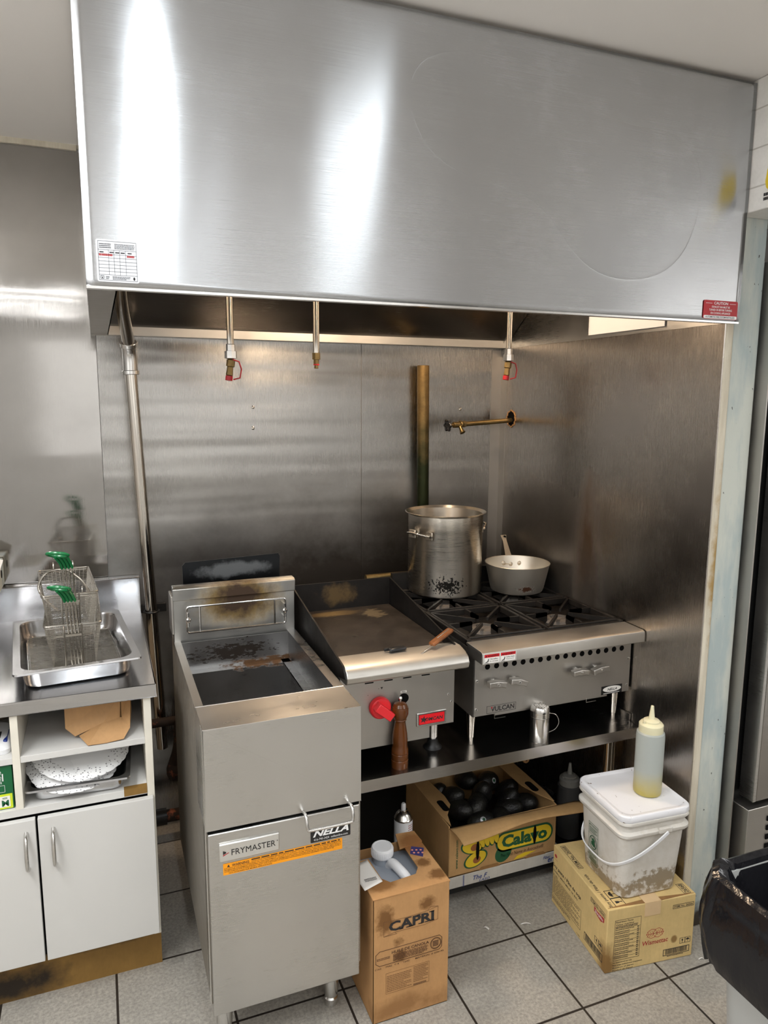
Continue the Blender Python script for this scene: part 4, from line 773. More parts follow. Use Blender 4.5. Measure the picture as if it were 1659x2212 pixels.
def basket(loc, rz, label, lift, tilt=0):
    b = thing('fryer_basket', label, 'fryer basket', loc, rz, 'fryer baskets stacked in the hotel pan'); b.rotation_euler.x = tilt
    FR[b.name] = FR[b.name] @ Matrix.Rotation(tilt, 4, 'X')
    w0, d0, w1, d1, h = .114, .30, .150, .345, .135
    def c(u, q): # corner tables per height
        w_, d_ = w0+(w1-w0)*q, d0+(d1-d0)*q; return w_/2, d_/2
    mb = MB()
    for k in range(27):
        q = k/26; a, e = c(0, q); z = .002+(h-.004)*q
        mb.tube([(-a, -e, z), (a, -e, z), (a, e, z), (-a, e, z)], .0009, 4, True)
    for sx in (-1, 1):
        for i in range(28):
            u = -1+2*i/27; a0, e0 = c(0, 0); a1, e1 = c(0, 1); mb.tube([(sx*a0, u*e0, .002), (sx*a1, u*e1, h)], .0007, 4)
        for i in range(13):
            u = -1+2*i/12; a0, e0 = c(0, 0); a1, e1 = c(0, 1); mb.tube([(u*a0, sx*e0, .002), (u*a1, sx*e1, h)], .0007, 4)
    for i in range(22): y = -d0/2+d0*i/21; mb.tube([(-w0/2, y, .001), (w0/2, y, .001)], .0008, 4)
    for i in range(10): x = -w0/2+w0*i/9; mb.tube([(x, -d0/2, .001), (x, d0/2, .001)], .0008, 4)
    mb.build('wire_mesh', 'wire', b, local=True)
    mb = MB(); mb.tube([(p.x, p.y, h) for p in rr(0, 0, w1+.003, d1+.003, .008, 0, 3)], .0024, 6, True); mb.tube([(p.x, p.y, h-.007) for p in rr(0, 0, w1, d1, .008, 0, 3)], .0016, 6, True)
    mb.tube([(p.x, p.y, .0) for p in rr(0, 0, w0+.002, d0+.002, .01, 0, 3)], .0022, 6, True)
    mb.build('rim_wire', 'wire', b, local=True)
    y0, y1 = -d0/2-.004, -d1/2-.005; mb = MB(); ztop = h+lift
    for k in range(4):
        x = -.0135+.009*k
        mb.tube([(x+.006, y0, .004), (x, y1, h), (x-.004, y1-.004, ztop)], .0021, 6)
    for sx in (-1, 1):
        mb.tube([(sx*w0/2*.85, y0+.002, .003), (sx*.026, y0-.001, .004), (sx*.024, y0-.003, .02), (sx*.024, y1-.002, h+.0)], .0021, 6)
    for z, yy in ((.028, y0-.004), (.105, y1), (ztop-.006, y1-.006)): mb.box(-.020, .022, yy-.002, yy+.001, z-.003, z+.003)
    mb.build('handle_wires', 'wire', b, local=True)
    mb = MB()
    for k in range(4):
        x = -.0165+.009*k; mb.tube(arc([(x, y1-.004, ztop-.006), (x-.006, y1-.016, ztop+.014), (x*1.15-.016, y1-.032, ztop+.036)], 4), .0042, 8)
    c0 = Vector((-.028, y1-.048, ztop+.046)); mb.tube([c0+Vector((.027*cos(a), .018*sin(a)-.006*cos(a), -.008*sin(a)-.003*cos(a))) for a in [k*pi/12 for k in range(24)]], .0046, 8, True)
    mb.build('vinyl_grip', 'green_rubber', b, local=True)
    for x in (-.03, .03):
        MB().tube(arc([(x, d1/2, h-.01), (x, d1/2+.006, h+.016), (x, d1/2+.016, h+.020), (x, d1/2+.020, h+.006)], 4), .0022, 6).build('back_hook', 'wire', b, local=True)
    return b
b1 = basket((-1.772, -.478, .925), R(1.5), 'lower fryer basket with green grip, standing on the rack in the hotel pan', .076)
b2 = basket((-1.787, -.425, 1.002), R(5), 'upper fryer basket with green grip, nested in the lower one', .084)
hoop = [(-1.811, -.545, 1.075), (-1.845, -.54, 1.115), (-1.859, -.53, 1.150), (-1.836, -.52, 1.187), (-1.789, -.50, 1.190), (-1.757, -.49, 1.165), (-1.735, -.49, 1.138), (-1.719, -.50, 1.105)]
MB().tube(arc(hoop, 5), .0038, 8).build('support_hoop', 'wire', b2)

# cubby contents
t = thing('takeout_carton', 'open kraft takeout carton on the upper right cubby shelf', 'carton', (-1.71, -.72, .752))
MB().add([(-1.800, -.72, .865), (-1.800, -.735, .785), (-1.775, -.745, .762), (-1.700, -.745, .790), (-1.655, -.735, .795), (-1.650, -.72, .865)], [(0, 1, 2, 3, 4, 5)]).build('back_flap', 'card_kraft', t, solid=.001, smooth=False)
MB().add([(-1.765, -.748, .763), (-1.70, -.742, .792), (-1.650, -.735, .795), (-1.648, -.795, .756), (-1.695, -.800, .7535), (-1.742, -.800, .7545)], [(0, 1, 2, 3, 4, 5)]).build('lower_flap', 'card_kraft', t, solid=.001, smooth=False)
MB().add([(-1.650, -.735, .795), (-1.648, -.795, .757), (-1.630, -.77, .775), (-1.622, -.70, .80), (-1.622, -.70, .865), (-1.650, -.72, .865)], [(0, 1, 2, 3, 4, 5)]).build('side_flap', 'card_kraft', t, solid=.001, smooth=False)
MB().box(-1.79, -1.632, -.70, -.58, .7525, .862).build('carton_body', 'card_kraft', t, bevel=.003)
t = thing('shallow_pan', 'shallow steel pan on the lower right cubby floor, under the doilies', 'pan', (-1.765, -.655, .6035), R(-3))
pan(t, .272, .30, .042, .03, 'counter', .014)
def doily(x, y, z, rx, rz, label, r=.118):
    o = thing('paper_doily', label, 'doily', (x, y, z), rz, 'paper doilies in the shallow pan'); o.rotation_euler.x = rx
    vs = [Vector((0, 0, 0))]; fs = []; N = 120
    for j, q in enumerate((.35, .7, 1.)):
        for k in range(N):
            a = 2*pi*k/N; rad = r*q*(1+(.022*abs(sin(a*14)) if j == 2 else 0)); vs.append(Vector((rad*cos(a), rad*sin(a), -.010*q*q*abs(cos(a))**2)))
    fs += [(0, 1+k, 1+(k+1) % N) for k in range(N)]
    for j in (0, 1): fs += [(1+j*N+k, 1+(j+1)*N+k, 1+(j+1)*N+(k+1) % N, 1+j*N+(k+1) % N) for k in range(N)]
    MB().add(vs, fs).build('lace_sheet', 'doily', o, local=True, solid=.0006)
for x, y, z, a, rz, lab in ((-1.785, -.70, .655, 13, 30, 'bottom paper doily, its left edge showing lowest in the shallow pan'), (-1.790, -.675, .672, 17, 12, 'second paper doily from the bottom, furthest left of the pile'), (-1.775, -.672, .680, 18, 50, 'third paper doily up, second from the top of the pile'), (-1.757, -.670, .689, 19, 5, 'top paper doily lying over the others in the shallow pan')):
    doily(x, y, z, R(a), R(rz), lab, .122 if rz != 30 else .115)
t = thing('glove_box', 'green glove carton with lime band and letter M, in the lower left cubby', 'box', (-2.0, -.79, .603))
MB().box(-2.06, -1.9345, -.788, -.60, .6035, .727).build('carton', 'green_box', t, bevel=.001, smooth=False)
f = Face((-2.06, -.7885, .6035), (1, 0, 0), (0, 0, 1), t)
lb = f.done(f.rect(MB(), .01, .002, .1225, .044, 0), 'size_band', 'lime'); f.done(f.rect(MB(), .02, .007, .1165, .038, 1), 'size_window', 'paper', lb)
b = MB(); f.text(b, 'M', .096, .0095, .113, .027, 2, .03); f.text(b, 'SIZE', .098, .0305, .110, .0345, 2, .02); f.done(b, 'size_lettering', 'green_box', lb)
b = MB(); f.text(b, 'GLOVE', .0905, .074, .0995, .112, 1, 0, 0, -90); f.frame_(b, .088, .050, .106, .070, .0007, 1); f.dashes(b, .101, .075, .104, .110, 1, 1, .6, 3); f.done(b, 'white_print', 'white_ink')
t = thing('label_scale', 'white and blue handheld device on the upper left cubby shelf', 'device', (-1.99, -.76, .751))
MB().loft([rr(-2.00, -.70, .125, .14, .02, .7515, 4), rr(-2.00, -.70, .128, .145, .02, .765, 4), rr(-2.00, -.695, .12, .13, .02, .780, 4), rr(-2.00, -.69, .10, .11, .02, .788, 4)]).build('housing', 'white_plastic', t)
MB().box(-2.03, -1.962, -.742, -.70, .7845, .789).build('display', 'blk_plastic', t, bevel=.001); MB().box(-1.955, -1.944, -.755, -.68, .768, .786).build('side_button', 'blue_plastic', t, bevel=.004)
MB().box(-1.995, -1.968, -.769, -.757, .768, .776).build('front_button', 'blue_plastic', t, bevel=.002)
t = thing('paper_sack', 'crumpled brown-grey sack at the back of the upper left cubby', 'bag', (-2.0, -.45, .752))
rn = random.Random(4)
MB().loft([[p+Vector((rn.uniform(-.006, .006), rn.uniform(-.006, .006), 0)) for p in rr(-2.0, -.43, .12-.015*abs(k-2), .2, .03, .7525+.026*k, 4)] for k in range(5)]).build('sack', 'cloth', t)

# ================================================================== OIL BOX
ob = thing('oil_box', 'tall oil-stained brown carton printed CAPRI, beside the fryer', 'box', (-1.05, -1.205, 0))
W_, D_, H_ = .227, .248, .380
bx = MB().box(0, .003, 0, D_, .001, H_).box(W_-.003, W_, 0, D_, .001, H_).box(0, W_, 0, .003, .001, H_).box(0, W_, D_-.003, D_, .001, H_-.02).box(0, W_, 0, D_, .001, .004)
bx.build('carton', 'card_oil', ob, local=True, bevel=.002)
top = [(0, 0), (W_, 0), (W_, D_), (.168, D_-.004), (.168, .085), (.150, .060), (.070, .052), (.052, .075), (.048, .17), (0, .17)]
MB().prism(top, 'z', H_-.0025, H_+.0005).build('top_flap', 'card_oil', ob, local=True, smooth=False)
MB().prism([(.150, D_-.07), (W_, D_-.06), (W_-.002, D_-.005), (.165, D_)], 'z', H_+.001, H_+.006).build('loose_flap', 'card_oil', ob, local=True, smooth=False)
f = Face((-1.05, -1.2055, 0), (1, 0, 0), (0, 0, 1), ob)
b = MB(); f.text(b, 'CAPRI', .045, .272, .180, .302, 0, .035)
# slab serifs
for a0, z0, wd in ((.0755, .272, .012), (.096, .272, .012), (.104, .272, .014), (.133, .272, .012), (.152, .272, .010), (.1655, .272, .0155), (.1655, .2995, .0155), (.100, .2995, .012), (.129, .2995, .010)):
    f.rect(b, a0, z0, a0+wd, z0+.0025, 0)
f.done(b, 'brand_lettering', 'ink')
b = MB()
for p, q in (((.030, .306), (.095, .3035)), ((.095, .3035), (.160, .306)), ((.160, .306), (.192, .312)), ((.192, .312), (.192, .272)), ((.192, .272), (.150, .266)), ((.150, .266), (.062, .268)), ((.062, .268), (.030, .262)), ((.030, .262), (.030, .306)), ((.160, .306), (.170, .316)), ((.170, .316), (.192, .312)), ((.062, .268), (.068, .262)), ((.068, .262), (.030, .262))): f.line(b, p, q, .0008, 0)
f.done(b, 'banner_outline', 'ink_soft')
b = MB(); oc = [(.018, .176), (.198, .176), (.206, .184), (.206, .212), (.198, .220), (.018, .220), (.007, .211), (.007, .185)]
for i in range(8): f.line(b, oc[i], oc[(i+1) % 8], .0013, 0)
n = 28
for rad in (.0165, .0145):
    pc = [(.187+rad*cos(2*pi*k/n), .198+rad*1.05*sin(2*pi*k/n)) for k in range(n)]
    for k in range(n): f.line(b, pc[k], pc[(k+1) % n], .0009, 0)
f.dashes(b, .178, .189, .196, .207, 4, 0, .5, 3); f.dashes(b, .058, .180, .165, .201, 6, 0, .35, 7, .3)
f.done(b, 'oval_outline', 'ink_brown')
b = MB(); f.text(b, 'HUILE DE CANOLA', .054, .2035, .166, .2125, 0, .015); f.text(b, '5162    7942  T-4    1600      MATERIAL # 600195', .004, .1655, .212, .171, 0, .004)
f.dashes(b, .010, .192, .050, .200, 2, 0, .35, 9); f.done(b, 'product_lettering', 'ink_brown')
b = MB(); f.dashes(b, .040, .088, .115, .140, 10, 0, .3, 11); f.dashes(b, .120, .095, .165, .145, 10, 0, .3, 12); f.dashes(b, .120, .084, .16, .091, 1, 0, .8, 13)
f.frame_(b, .037, .084, .168, .148, .0005, 0); f.done(b, 'small_print', 'ink_soft')
f = Face((-1.05+.171, -1.205+.155, H_+.0005), (1, -.0, 0), (0, 1, 0), ob)
s_ = f.done(f.poly(MB(), [(.0, -.006), (.030, -.032), (.050, .006), (.018, .026)], 0), 'tile_pattern_sticker', 'ink_navy')
b = MB()
for i in range(3):
    for j in range(2): f.disc(b, .013+.012*i-.0*j, -.006-.004*i+.014*j, .0035, .0035, 1, 8)
f.done(b, 'sticker_flowers', 'ink_pink', s_)
# jug inside
t = thing('oil_jug', 'translucent oil jug with white screw cap inside the oil carton', 'jug', (-.95, -1.08, .006))
jc = (-.945, -1.083)
MB().loft([rr(jc[0], jc[1], .19, .21, .03, .006, 5), rr(jc[0], jc[1], .205, .225, .03, .02, 5), rr(jc[0], jc[1], .205, .225, .03, .325, 5), rr(jc[0], jc[1], .19, .21, .03, .342, 5), rr(jc[0]-.005, jc[1]+.03, .08, .08, .035, .350, 5)]).build('jug_body', 'jug', t)
kc = (-.952, -1.018)
MB().lathe([(.027, .340), (.027, .378), (.0, .378)], (kc[0], kc[1], 0), 28).build('neck', 'jug', t)
cp = MB().lathe([(.031, .372), (.0325, .374), (.0325, .396), (.030, .400), (.026, .4005), (.025, .3995), (0, .3995)], (kc[0], kc[1], 0), 40).build('screw_cap', 'white_plastic', t)
mb = MB()
for k in range(40):
    a = k*pi/20; mb.box(-.0008, .0008, -.0006, .0006, .376, .394, Matrix.Translation((kc[0]+.0326*cos(a), kc[1]+.0326*sin(a), 0)) @ Matrix.Rotation(a, 4, 'Z'))
mb.build('cap_ribs', 'white_plastic', cp, smooth=False)
MB().tube(arc([(-.940, -1.045, .350), (-.936, -1.062, .368), (-.926, -1.10, .366), (-.916, -1.130, .356), (-.912, -1.150, .338)], 5), [.014]*21, 12).build('carry_handle', 'white_plastic', t)
t = thing('receipt_slip', 'white paper slip lying on the left corner of the oil carton', 'receipt', (-1.03, -1.11, .3815))
MB().grid(lambda u, q: (-1.068+.060*u+.018*q*0+.008*(1-q), -1.165+.105*q+.02*u, .3822+.0015*sin(3*u)*q+.0008), 8, 8).build('paper_sheet', 'paper', t, solid=.0003)
f = Face((-1.055, -1.155, .3850), (1, 0, 0), (0, 1, 0), t); f.done(f.dashes(MB(), .008, .020, .045, .034, 3, 0, .3, 5), 'slip_print', 'ink')

# ================================================================== SOY BOX
sb = thing('soy_paste_box', 'brown shipping carton printed Wismettac, on the floor under the white pail', 'box', (-.338, -1.287, 0), R(-6.5))
W_, D_, H_ = .304, .335, .212
MB().box(0, W_, 0, D_, .0005, H_).build('carton', 'card_soy', sb, local=True, bevel=.003)
MB().prism([(.004, .008), (.155, .0), (.300, .004), (.150, .018)], 'z', H_-.001, H_+.0012).build('flap_crease', 'card_in', sb, local=True, smooth=False)
b = MB().box(.125, .180, -.0012, .0, .168, H_+.0005).box(.125, .180, -.001, D_-.02, H_-.001, H_+.0016); b.build('packing_tape', 'tape', sb, local=True, smooth=False)
f = Face((0, 0, 0), (1, 0, 0), (0, 0, 1), sb, True)
b = MB(); f.frame_(b, .026, .038, .115, .173, .0009, 0)
for i, s_ in enumerate(('Nutrition Facts', 'Valeur nutritive')): f.text(b, s_, .029, .1635-.009*i, .088+.003*i, .1695-.009*i, 0, .012)
f.dashes(b, .029, .145, .105, .153, 2, 0, .5, 31)
for i in range(15):
    z = .142-.0068*i; f.dashes(b, .029, z-.0035, .029+(.05 if i % 3 else .065), z, 1, 0, .5, 40+i, .5); f.rect(b, .103, z-.003, .110, z-.0005, 0)
    if i % 2 == 0: f.line(b, (.028, z+.0016), (.113, z+.0016), .0005, 0)
for i, (s_, x1) in enumerate((('For Institutional use only.', .092), ('Pour usage institutionnel uniquement.', .128), ('Product of Japan', .098), ('Produit du Japon', .096))): f.text(b, s_, .026, .0275-.0085*i, x1, .0335-.0085*i, 0, .012)
f.done(b, 'nutrition_table', 'ink'); b = MB(); f.frame_(b, .224, .174, .298, .187, .0011, 0); f.text(b, 'ITEM No. 26566', .228, .177, .294, .184, 0, .015)
f.done(b, 'item_number_print', 'ink'); b = MB(); f.frame_(b, .200, .018, .293, .040, .0018, 0); x = .208; rn = random.Random(3)
while x < .283: w_ = rn.uniform(.0007, .002); f.rect(b, x, .022, x+w_, .038, 0); x += w_+rn.uniform(.0008, .002)
f.dashes(b, .215, .0135, .275, .0165, 1, 0, .7, 6)
def symbols(f, b, a, z, s):
    f.frame_(b, a, z, a+s, z+s, s*.05, 0); f.frame_(b, a+s, z, a+2*s, z+s, s*.05, 0)
    f.poly(b, [(a+s*.35, z+s*.75), (a+s*.65, z+s*.75), (a+s*.6, z+s*.45), (a+s*.53, z+s*.4), (a+s*.53, z+s*.2), (a+s*.62, z+s*.15), (a+s*.38, z+s*.15), (a+s*.47, z+s*.2), (a+s*.47, z+s*.4), (a+s*.4, z+s*.45)], 0)
    f.poly(b, [(a+s*(1.5+.32*cos(k*pi/8)), z+s*(.5+.3*sin(k*pi/8))) for k in range(9)], 0); f.line(b, (a+s*1.5, z+s*.5), (a+s*1.5, z+s*.2), s*.05, 0)
f.done(b, 'barcode', 'ink'); b = MB(); symbols(f, b, .257, .050, .019)
f.done(b, 'handling_symbols', 'ink')
b = MB(); f.text(b, 'Wismettac', .124, .068, .214, .0835, 0, .012, .1)
for sx in (-1, 1):
    cx = .167+sx*.0085; pts = [(cx-sx*.0165, .104), (cx-sx*.008, .117), (cx+sx*.004, .120), (cx+sx*.0145, .115), (cx+sx*.0215, .104), (cx+sx*.0145, .094), (cx+sx*.004, .089), (cx-sx*.008, .092)]
    for i in range(8): f.line(b, pts[i], pts[(i+1) % 8], .0011, 0)
    f.line(b, (cx-sx*.0165, .104), (cx+sx*.0215, .104), .0011, 0)
    for k in (-.004, .004, .012): f.line(b, (cx+sx*k, .104), (cx+sx*(k+.007), .113), .0009, 0); f.line(b, (cx+sx*k, .104), (cx+sx*(k+.007), .095), .0009, 0)
f.done(b, 'red_logo', 'ink_red')
fl = Face((0, D_, 0), (0, -1, 0), (0, 0, 1), sb, True)     # left side, reading towards the front
b = MB(); fl.text(b, 'Soy paste / P\u00e2te de soja', .003, .133, .185, .149, 0, .018); fl.text(b, '(SHIRO MISO MILD 1K BX)', .005, .118, .165, .127, 0, .008); fl.text(b, '20 / 1KG', .005, .105, .035, .113, 0, .01)
fl.dashes(b, .008, .040, .185, .100, 11, 0, .28, 61); fl.frame_(b, .004, .034, .190, .103, .0007, 0); fl.dashes(b, .005, .015, .13, .030, 3, 0, .35, 62)
fl.frame_(b, .241, .176, .322, .190, .0011, 0); fl.text(b, 'ITEM No. 26566', .245, .179, .318, .187, 0, .015)
fl.frame_(b, .214, .024, .318, .050, .0018, 0); x = .222
while x < .308: w_ = rn.uniform(.0008, .0022); fl.rect(b, x, .028, x+w_, .048, 0); x += w_+rn.uniform(.0009, .0022)
symbols(fl, b, .272, .060, .022); fl.text(b, 'C1006', .17, .008, .19, .014, 0, .01)
fl.done(b, 'side_print', 'ink')
b = MB(); fl.poly(b, [(.262, .158), (.300, .150), (.318, .158), (.318, .172), (.280, .168), (.262, .174)], 0); fl.poly(b, [(.018+.008*cos(k*pi/6), .180+.006*sin(k*pi/6)) for k in range(12)], 0); fl.text(b, 'Wismettac', .006, .166, .030, .170, 0); fl.done(b, 'red_side_logo', 'ink_red')
b = MB(); fl.text(b, 'Shirakiku', .268, .158, .312, .168, 1, .01); fl.done(b, 'side_logo_lettering', 'paper')
ft = Face((0, 0, H_), (0, 1, 0), (-1, 0, 0), sb, True)     # top, reading away from the camera
b = MB(); ft.text(b, 'Soy paste / P\u00e2te de soja', .010, -.026, .165, -.012, 0, .012, 0, 0); ft.done(b, 'product_print', 'ink'); b = MB(); ft.frame_(b, .195, -.032, .318, -.014, .0012, 0); ft.text(b, 'ITEM No. 26568', .200, -.029, .313, -.017, 0, .015)
ft.done(b, 'item_number_print', 'ink'); b = MB(); symbols(ft, b, .008, -.068, .036); ft.done(b, 'handling_symbols', 'ink'); b = MB(); ft.frame_(b, .008, -.292, .052, -.268, .0012, 0); ft.text(b, '26568', .011, -.288, .049, -.272, 0, .02); ft.done(b, 'top_print', 'ink')

# ================================================================== PAIL AND SQUEEZE BOTTLE
bk = thing('square_pail', 'square white plastic pail with lid and bail handle, on the soy paste box', 'pail', (-.283, -1.270, .2135), R(-4))
cx, cy = .108, .110
def sec(z, g): return rr(cx, cy, .205+g, .212+g, .032, z, 6)
o = [sec(0, -.012), sec(.004, 0), sec(.206, .024), sec(.208, .036), sec(.214, .044), sec(.222, .044), sec(.226, .036), sec(.228, .026), sec(.246, .028), sec(.248, .038), sec(.254, .044), sec(.260, .042), sec(.263, .034), sec(.272, .034)]
MB().loft(o).build('pail_body', 'bucket', bk, local=True)
o = [sec(.262, .034), sec(.262, .040), sec(.268, .044), sec(.280, .042), sec(.2835, .036), sec(.2835, .020), sec(.2800, .012), sec(.2795, .0), sec(.2795, -.03)]
MB().loft(o).build('lid', 'lid', bk, local=True)
pv = (.135, -.008, .222); pk = (.135, .228, .222); a = R(36)
arcp = [Vector((pv[0]-.02, cy, .222))]
pts = []
a = R(33)
for k in range(33):
    th = pi*k/32; c_, s_ = cos(th), sin(th); yy = cy-.140*abs(c_)**.62*(1 if c_ >= 0 else -1); e_ = .192*abs(s_)**.9
    pts.append((pv[0]-e_*cos(a), yy, .222-e_*sin(a)-.02*abs(s_)))
mb = MB(); rings = []
for i, p in enumerate(pts):
    p = Vector(p); d = (Vector(pts[min(i+1, 32)])-Vector(pts[max(i-1, 0)])).normalized(); n_ = Vector((-sin(a), 0, cos(a))); s_ = d.cross(n_).normalized()
    rings.append([p+n_*.0055+s_*.002, p-n_*.0055+s_*.002, p-n_*.0055-s_*.002, p+n_*.0055-s_*.002])
mb.loft(rings).build('bail_handle', 'white_plastic', bk, local=True, bevel=.0015)
for y_ in (-.024, .236): MB().box(.110, .155, y_, y_+.012, .214, .232).build('handle_socket', 'bucket', bk, local=True, bevel=.003)
f = Face((.004, .20, 0), (0, -1, 0), (-.03, 0, 1), bk, True); f.o = Vector((-.0015, .20, .02))
b = MB(); f.frame_(b, .034, .015, .085, .150, .0008, 3); f.line(b, (.034, .112), (.085, .112), .0008, 3); f.line(b, (.034, .063), (.085, .063), .0008, 3)
f.text(b, 'WARNING', .045, .139, .082, .145, 3, .015); f.poly(b, [(.037, .139), (.043, .139), (.040, .146)], 3); f.dashes(b, .038, .116, .081, .136, 6, 3, .35, 71); f.dashes(b, .038, .020, .081, .060, 10, 3, .35, 72)
for k in range(24): f.line(b, (.0595+.019*cos(k*pi/12), .088+.021*sin(k*pi/12)), (.0595+.019*cos((k+1)*pi/12), .088+.021*sin((k+1)*pi/12)), .0022, 3)
f.poly(b, [(.050, .078), (.066, .074), (.070, .083), (.064, .088), (.069, .096), (.060, .103), (.053, .098), (.056, .090), (.049, .088)], 3); f.line(b, (.046, .101), (.073, .075), .002, 3)
f.done(b, 'green_warning_print', 'ink_green')
def squeeze(loc, label, body, noz, s=1.):
    t = thing('squeeze_bottle', label, 'squeeze bottle', loc)
    prof = [(0, 0), (.036, 0), (.0415, .004), (.0425, .012), (.0425, .190), (.041, .200), (.034, .2055), (.034, .206), (0, .206)]
    MB().lathe([(r*s, z*s) for r, z in prof], loc, 40).build('bottle_body', body, t)
    c = MB().lathe([(r*s, z*s) for r, z in [(.036, .200), (.0365, .202), (.0362, .226), (.032, .231), (.025, .233), (.0245, .238), (.020, .241), (.0095, .243), (.0075, .258), (.0045, .284), (.0028, .285), (0, .285)]], loc, 40).build('nozzle_cap', noz, t)
    MB().tube([(loc[0]-.027*s, loc[1], loc[2]+.231*s), (loc[0]-.027*s, loc[1], loc[2]+.238*s)], .005*s, 10).build('cap_nub', noz, c)
squeeze((-.128, -1.185, .4935), 'clear squeeze bottle with a little yellow oil, on the pail lid', 'squeeze', 'nozzle')
squeeze((-.085, -.735, .0685), 'dark grey squeeze bottle in shadow behind the pail', 'squeeze_dark', 'nozzle_grey', 1.02)

# ================================================================== UNDER THE STAND
t = thing('carton_tray', 'flattened white carton with blue print under the avocado box', 'box', (-.65, -.862, .069))
MB().box(-.652, -.195, -.862, -.49, .0685, .111).build('tray_body', 'card_white', t, bevel=.002)
f = Face((-.652, -.8625, .0685), (1, 0, 0), (0, 0, 1), t)
b = MB(); f.rect(b, 0, 0, .004, .042, 0); f.rect(b, .056, 0, .058, .042, 0); f.rect(b, .060, 0, .061, .042, 0); f.done(b, 'blue_stripes', 'ink_blue')
b = MB(); f.text(b, 'The F', .095, .014, .150, .030, 0, .01, .3); f.text(b, 'LASO', .118, .003, .160, .012, 0, .01, .3); f.text(b, 'Fiber', .375, .022, .405, .034, 0, .01, .3); f.text(b, 'erva', .395, .006, .440, .022, 0, .015, .3); f.done(b, 'blue_print', 'ink_blue')
av = thing('avocado_box', 'open brown avocado carton printed Calavo, under the stand', 'box', (-.652, -.86, .112))
X_0, X_1, Y0, Y1, Z0 = -.652, -.228, -.860, -.50, .112
b = MB().box(X_0, X_1, Y0, Y0+.004, Z0, .290).box(X_0, X_0+.004, Y0, Y1, Z0, .300).box(X_1-.004, X_1, Y0, Y1, Z0, .292).box(X_0, X_1, Y1-.004, Y1, Z0, .37).box(X_0, X_1, Y0, Y1, Z0, Z0+.004)
b.build('carton', 'card_avo', av, bevel=.0015)
MB().prism([(-.652, -.50), (-.652, -.80), (-.645, -.860), (-.628, -.800), (-.590, -.745), (-.585, -.69), (-.60, -.50)], 'z', .300, .304).build('left_flap', 'card_avo', av, smooth=False)
MB().prism([(-.228, -.50), (-.228, -.79), (-.236, -.855), (-.262, -.80), (-.288, -.72), (-.292, -.50)], 'z', .300, .304).build('right_flap', 'card_avo', av, smooth=False)
MB().prism([(p.x, p.y) for p in rr(-.258, -.745, .026, .070, .0125, 0, 5)], 'z', .3035, .3046).build('right_hand_hole', 'void', av, smooth=False)
MB().prism([(p.x, p.y) for p in rr(-.618, -.745, .024, .070, .0115, 0, 5)], 'z', .3035, .3046).build('left_hand_hole', 'void', av, smooth=False)
def ffn(u, q):
    x = -.652+.500*u if q else -.652+.44*u
    top = (-.650+.425*u+(.075*max(0, u-.8)*5 if 1 else 0), -.860, .292-.006*u)
    out = (-.640+.545*u, -.945+.025*u+.020*sin(pi*u)-.015*u*u, .280+.010*u-.004*sin(9*u))
    return tuple(a_*(1-q)+b_*q + (.006*sin(pi*q) if i == 2 else 0) for i, (a_, b_) in enumerate(zip(top, out)))
MB().grid(ffn, 30, 6).build('torn_front_flap', 'card_avo', av, solid=.003)
f = Face((X_0, Y0-.0005, 0), (1, 0, 0), (0, 0, 1), av)
def pill(a0, z0, a1, z1, layer):
    r_ = (z1-z0)/2; return [(p.x, p.y) for p in rr((a0+a1)/2, (z0+z1)/2, a1-a0, z1-z0, r_*.98, 0, 8)]
b = MB(); f.poly(b, pill(.180, .158, .412, .232, 0), 0); f.disc(b, .212, .155, .036, .030, 0, 24, .9)
for (x, z, rot, s) in ((.088, .205, 2.9, 1.), (.104, .158, .35, 1.1)): f.disc(b, x, z, .043*s, .026*s, 0, 24, rot)
for k in range(4): f.disc(b, .122+.019*k, .222+.002*k, .034, .014, 0, 20, 1.9-.05*k)
f.done(b, 'green_artwork', 'ink_green')
b = MB(); f.poly(b, pill(.187, .165, .405, .225, 1), 1)
for (x, z, rot, s) in ((.088, .205, 2.9, .86), (.104, .158, .35, .95)): f.disc(b, x, z, .043*s, .026*s, 1, 24, rot)
for k in range(4): f.disc(b, .124+.019*k, .222+.002*k, .029, .010, 1, 20, 1.9-.05*k)
f.poly(b, [(.255, .118), (.290, .120), (.345, .133), (.300, .136), (.268, .130)], 0)
f.done(b, 'yellow_artwork', 'ink_yellow')
b = MB()
for x, z in ((.098, .203), (.108, .155)): f.disc(b, x, z, .015, .012, 2, 20, .4)
f.done(b, 'pit_artwork', 'ink_pit')
b = MB(); f.text(b, 'Calavo', .204, .173, .388, .220, 2, .045); f.done(b, 'green_brand_lettering', 'ink_green'); b = MB(); f.text(b, 'www.calavo.com', .026, .138, .036, .245, 0, .01, 0, 90)
f.done(b, 'web_address', 'ink_green')
b = MB(); f.text(b, 'The First Name in Avocados\u00ae', .200, .138, .375, .152, 0, .003, .3); f.done(b, 'tagline_lettering', 'ink_brown')
b = MB(); f.text(b, 'AVOCADOS', .300, .268, .420, .279, 0, .015); f.text(b, 'MISSION', .19, .262, .285, .272, 0, .01); f.done(b, 'black_lettering', 'ink')
for x, z in ((.110, .190), (.336, .196)): f.done(f.disc(MB(), x, z, .0065, .036, 4, 20), 'vent_slot', 'void')
for a0 in (.115, .30): f.done(f.poly(MB(), [(a0, .112), (a0+.085, .112), (a0+.075, .123), (a0+.012, .123)], 3), 'base_notch', 'card_in')
avp = [(0, -.052), (.014, -.050), (.027, -.041), (.035, -.025), (.0375, -.005), (.036, .012), (.030, .030), (.022, .043), (.013, .051), (.005, .0545), (0, .055)]
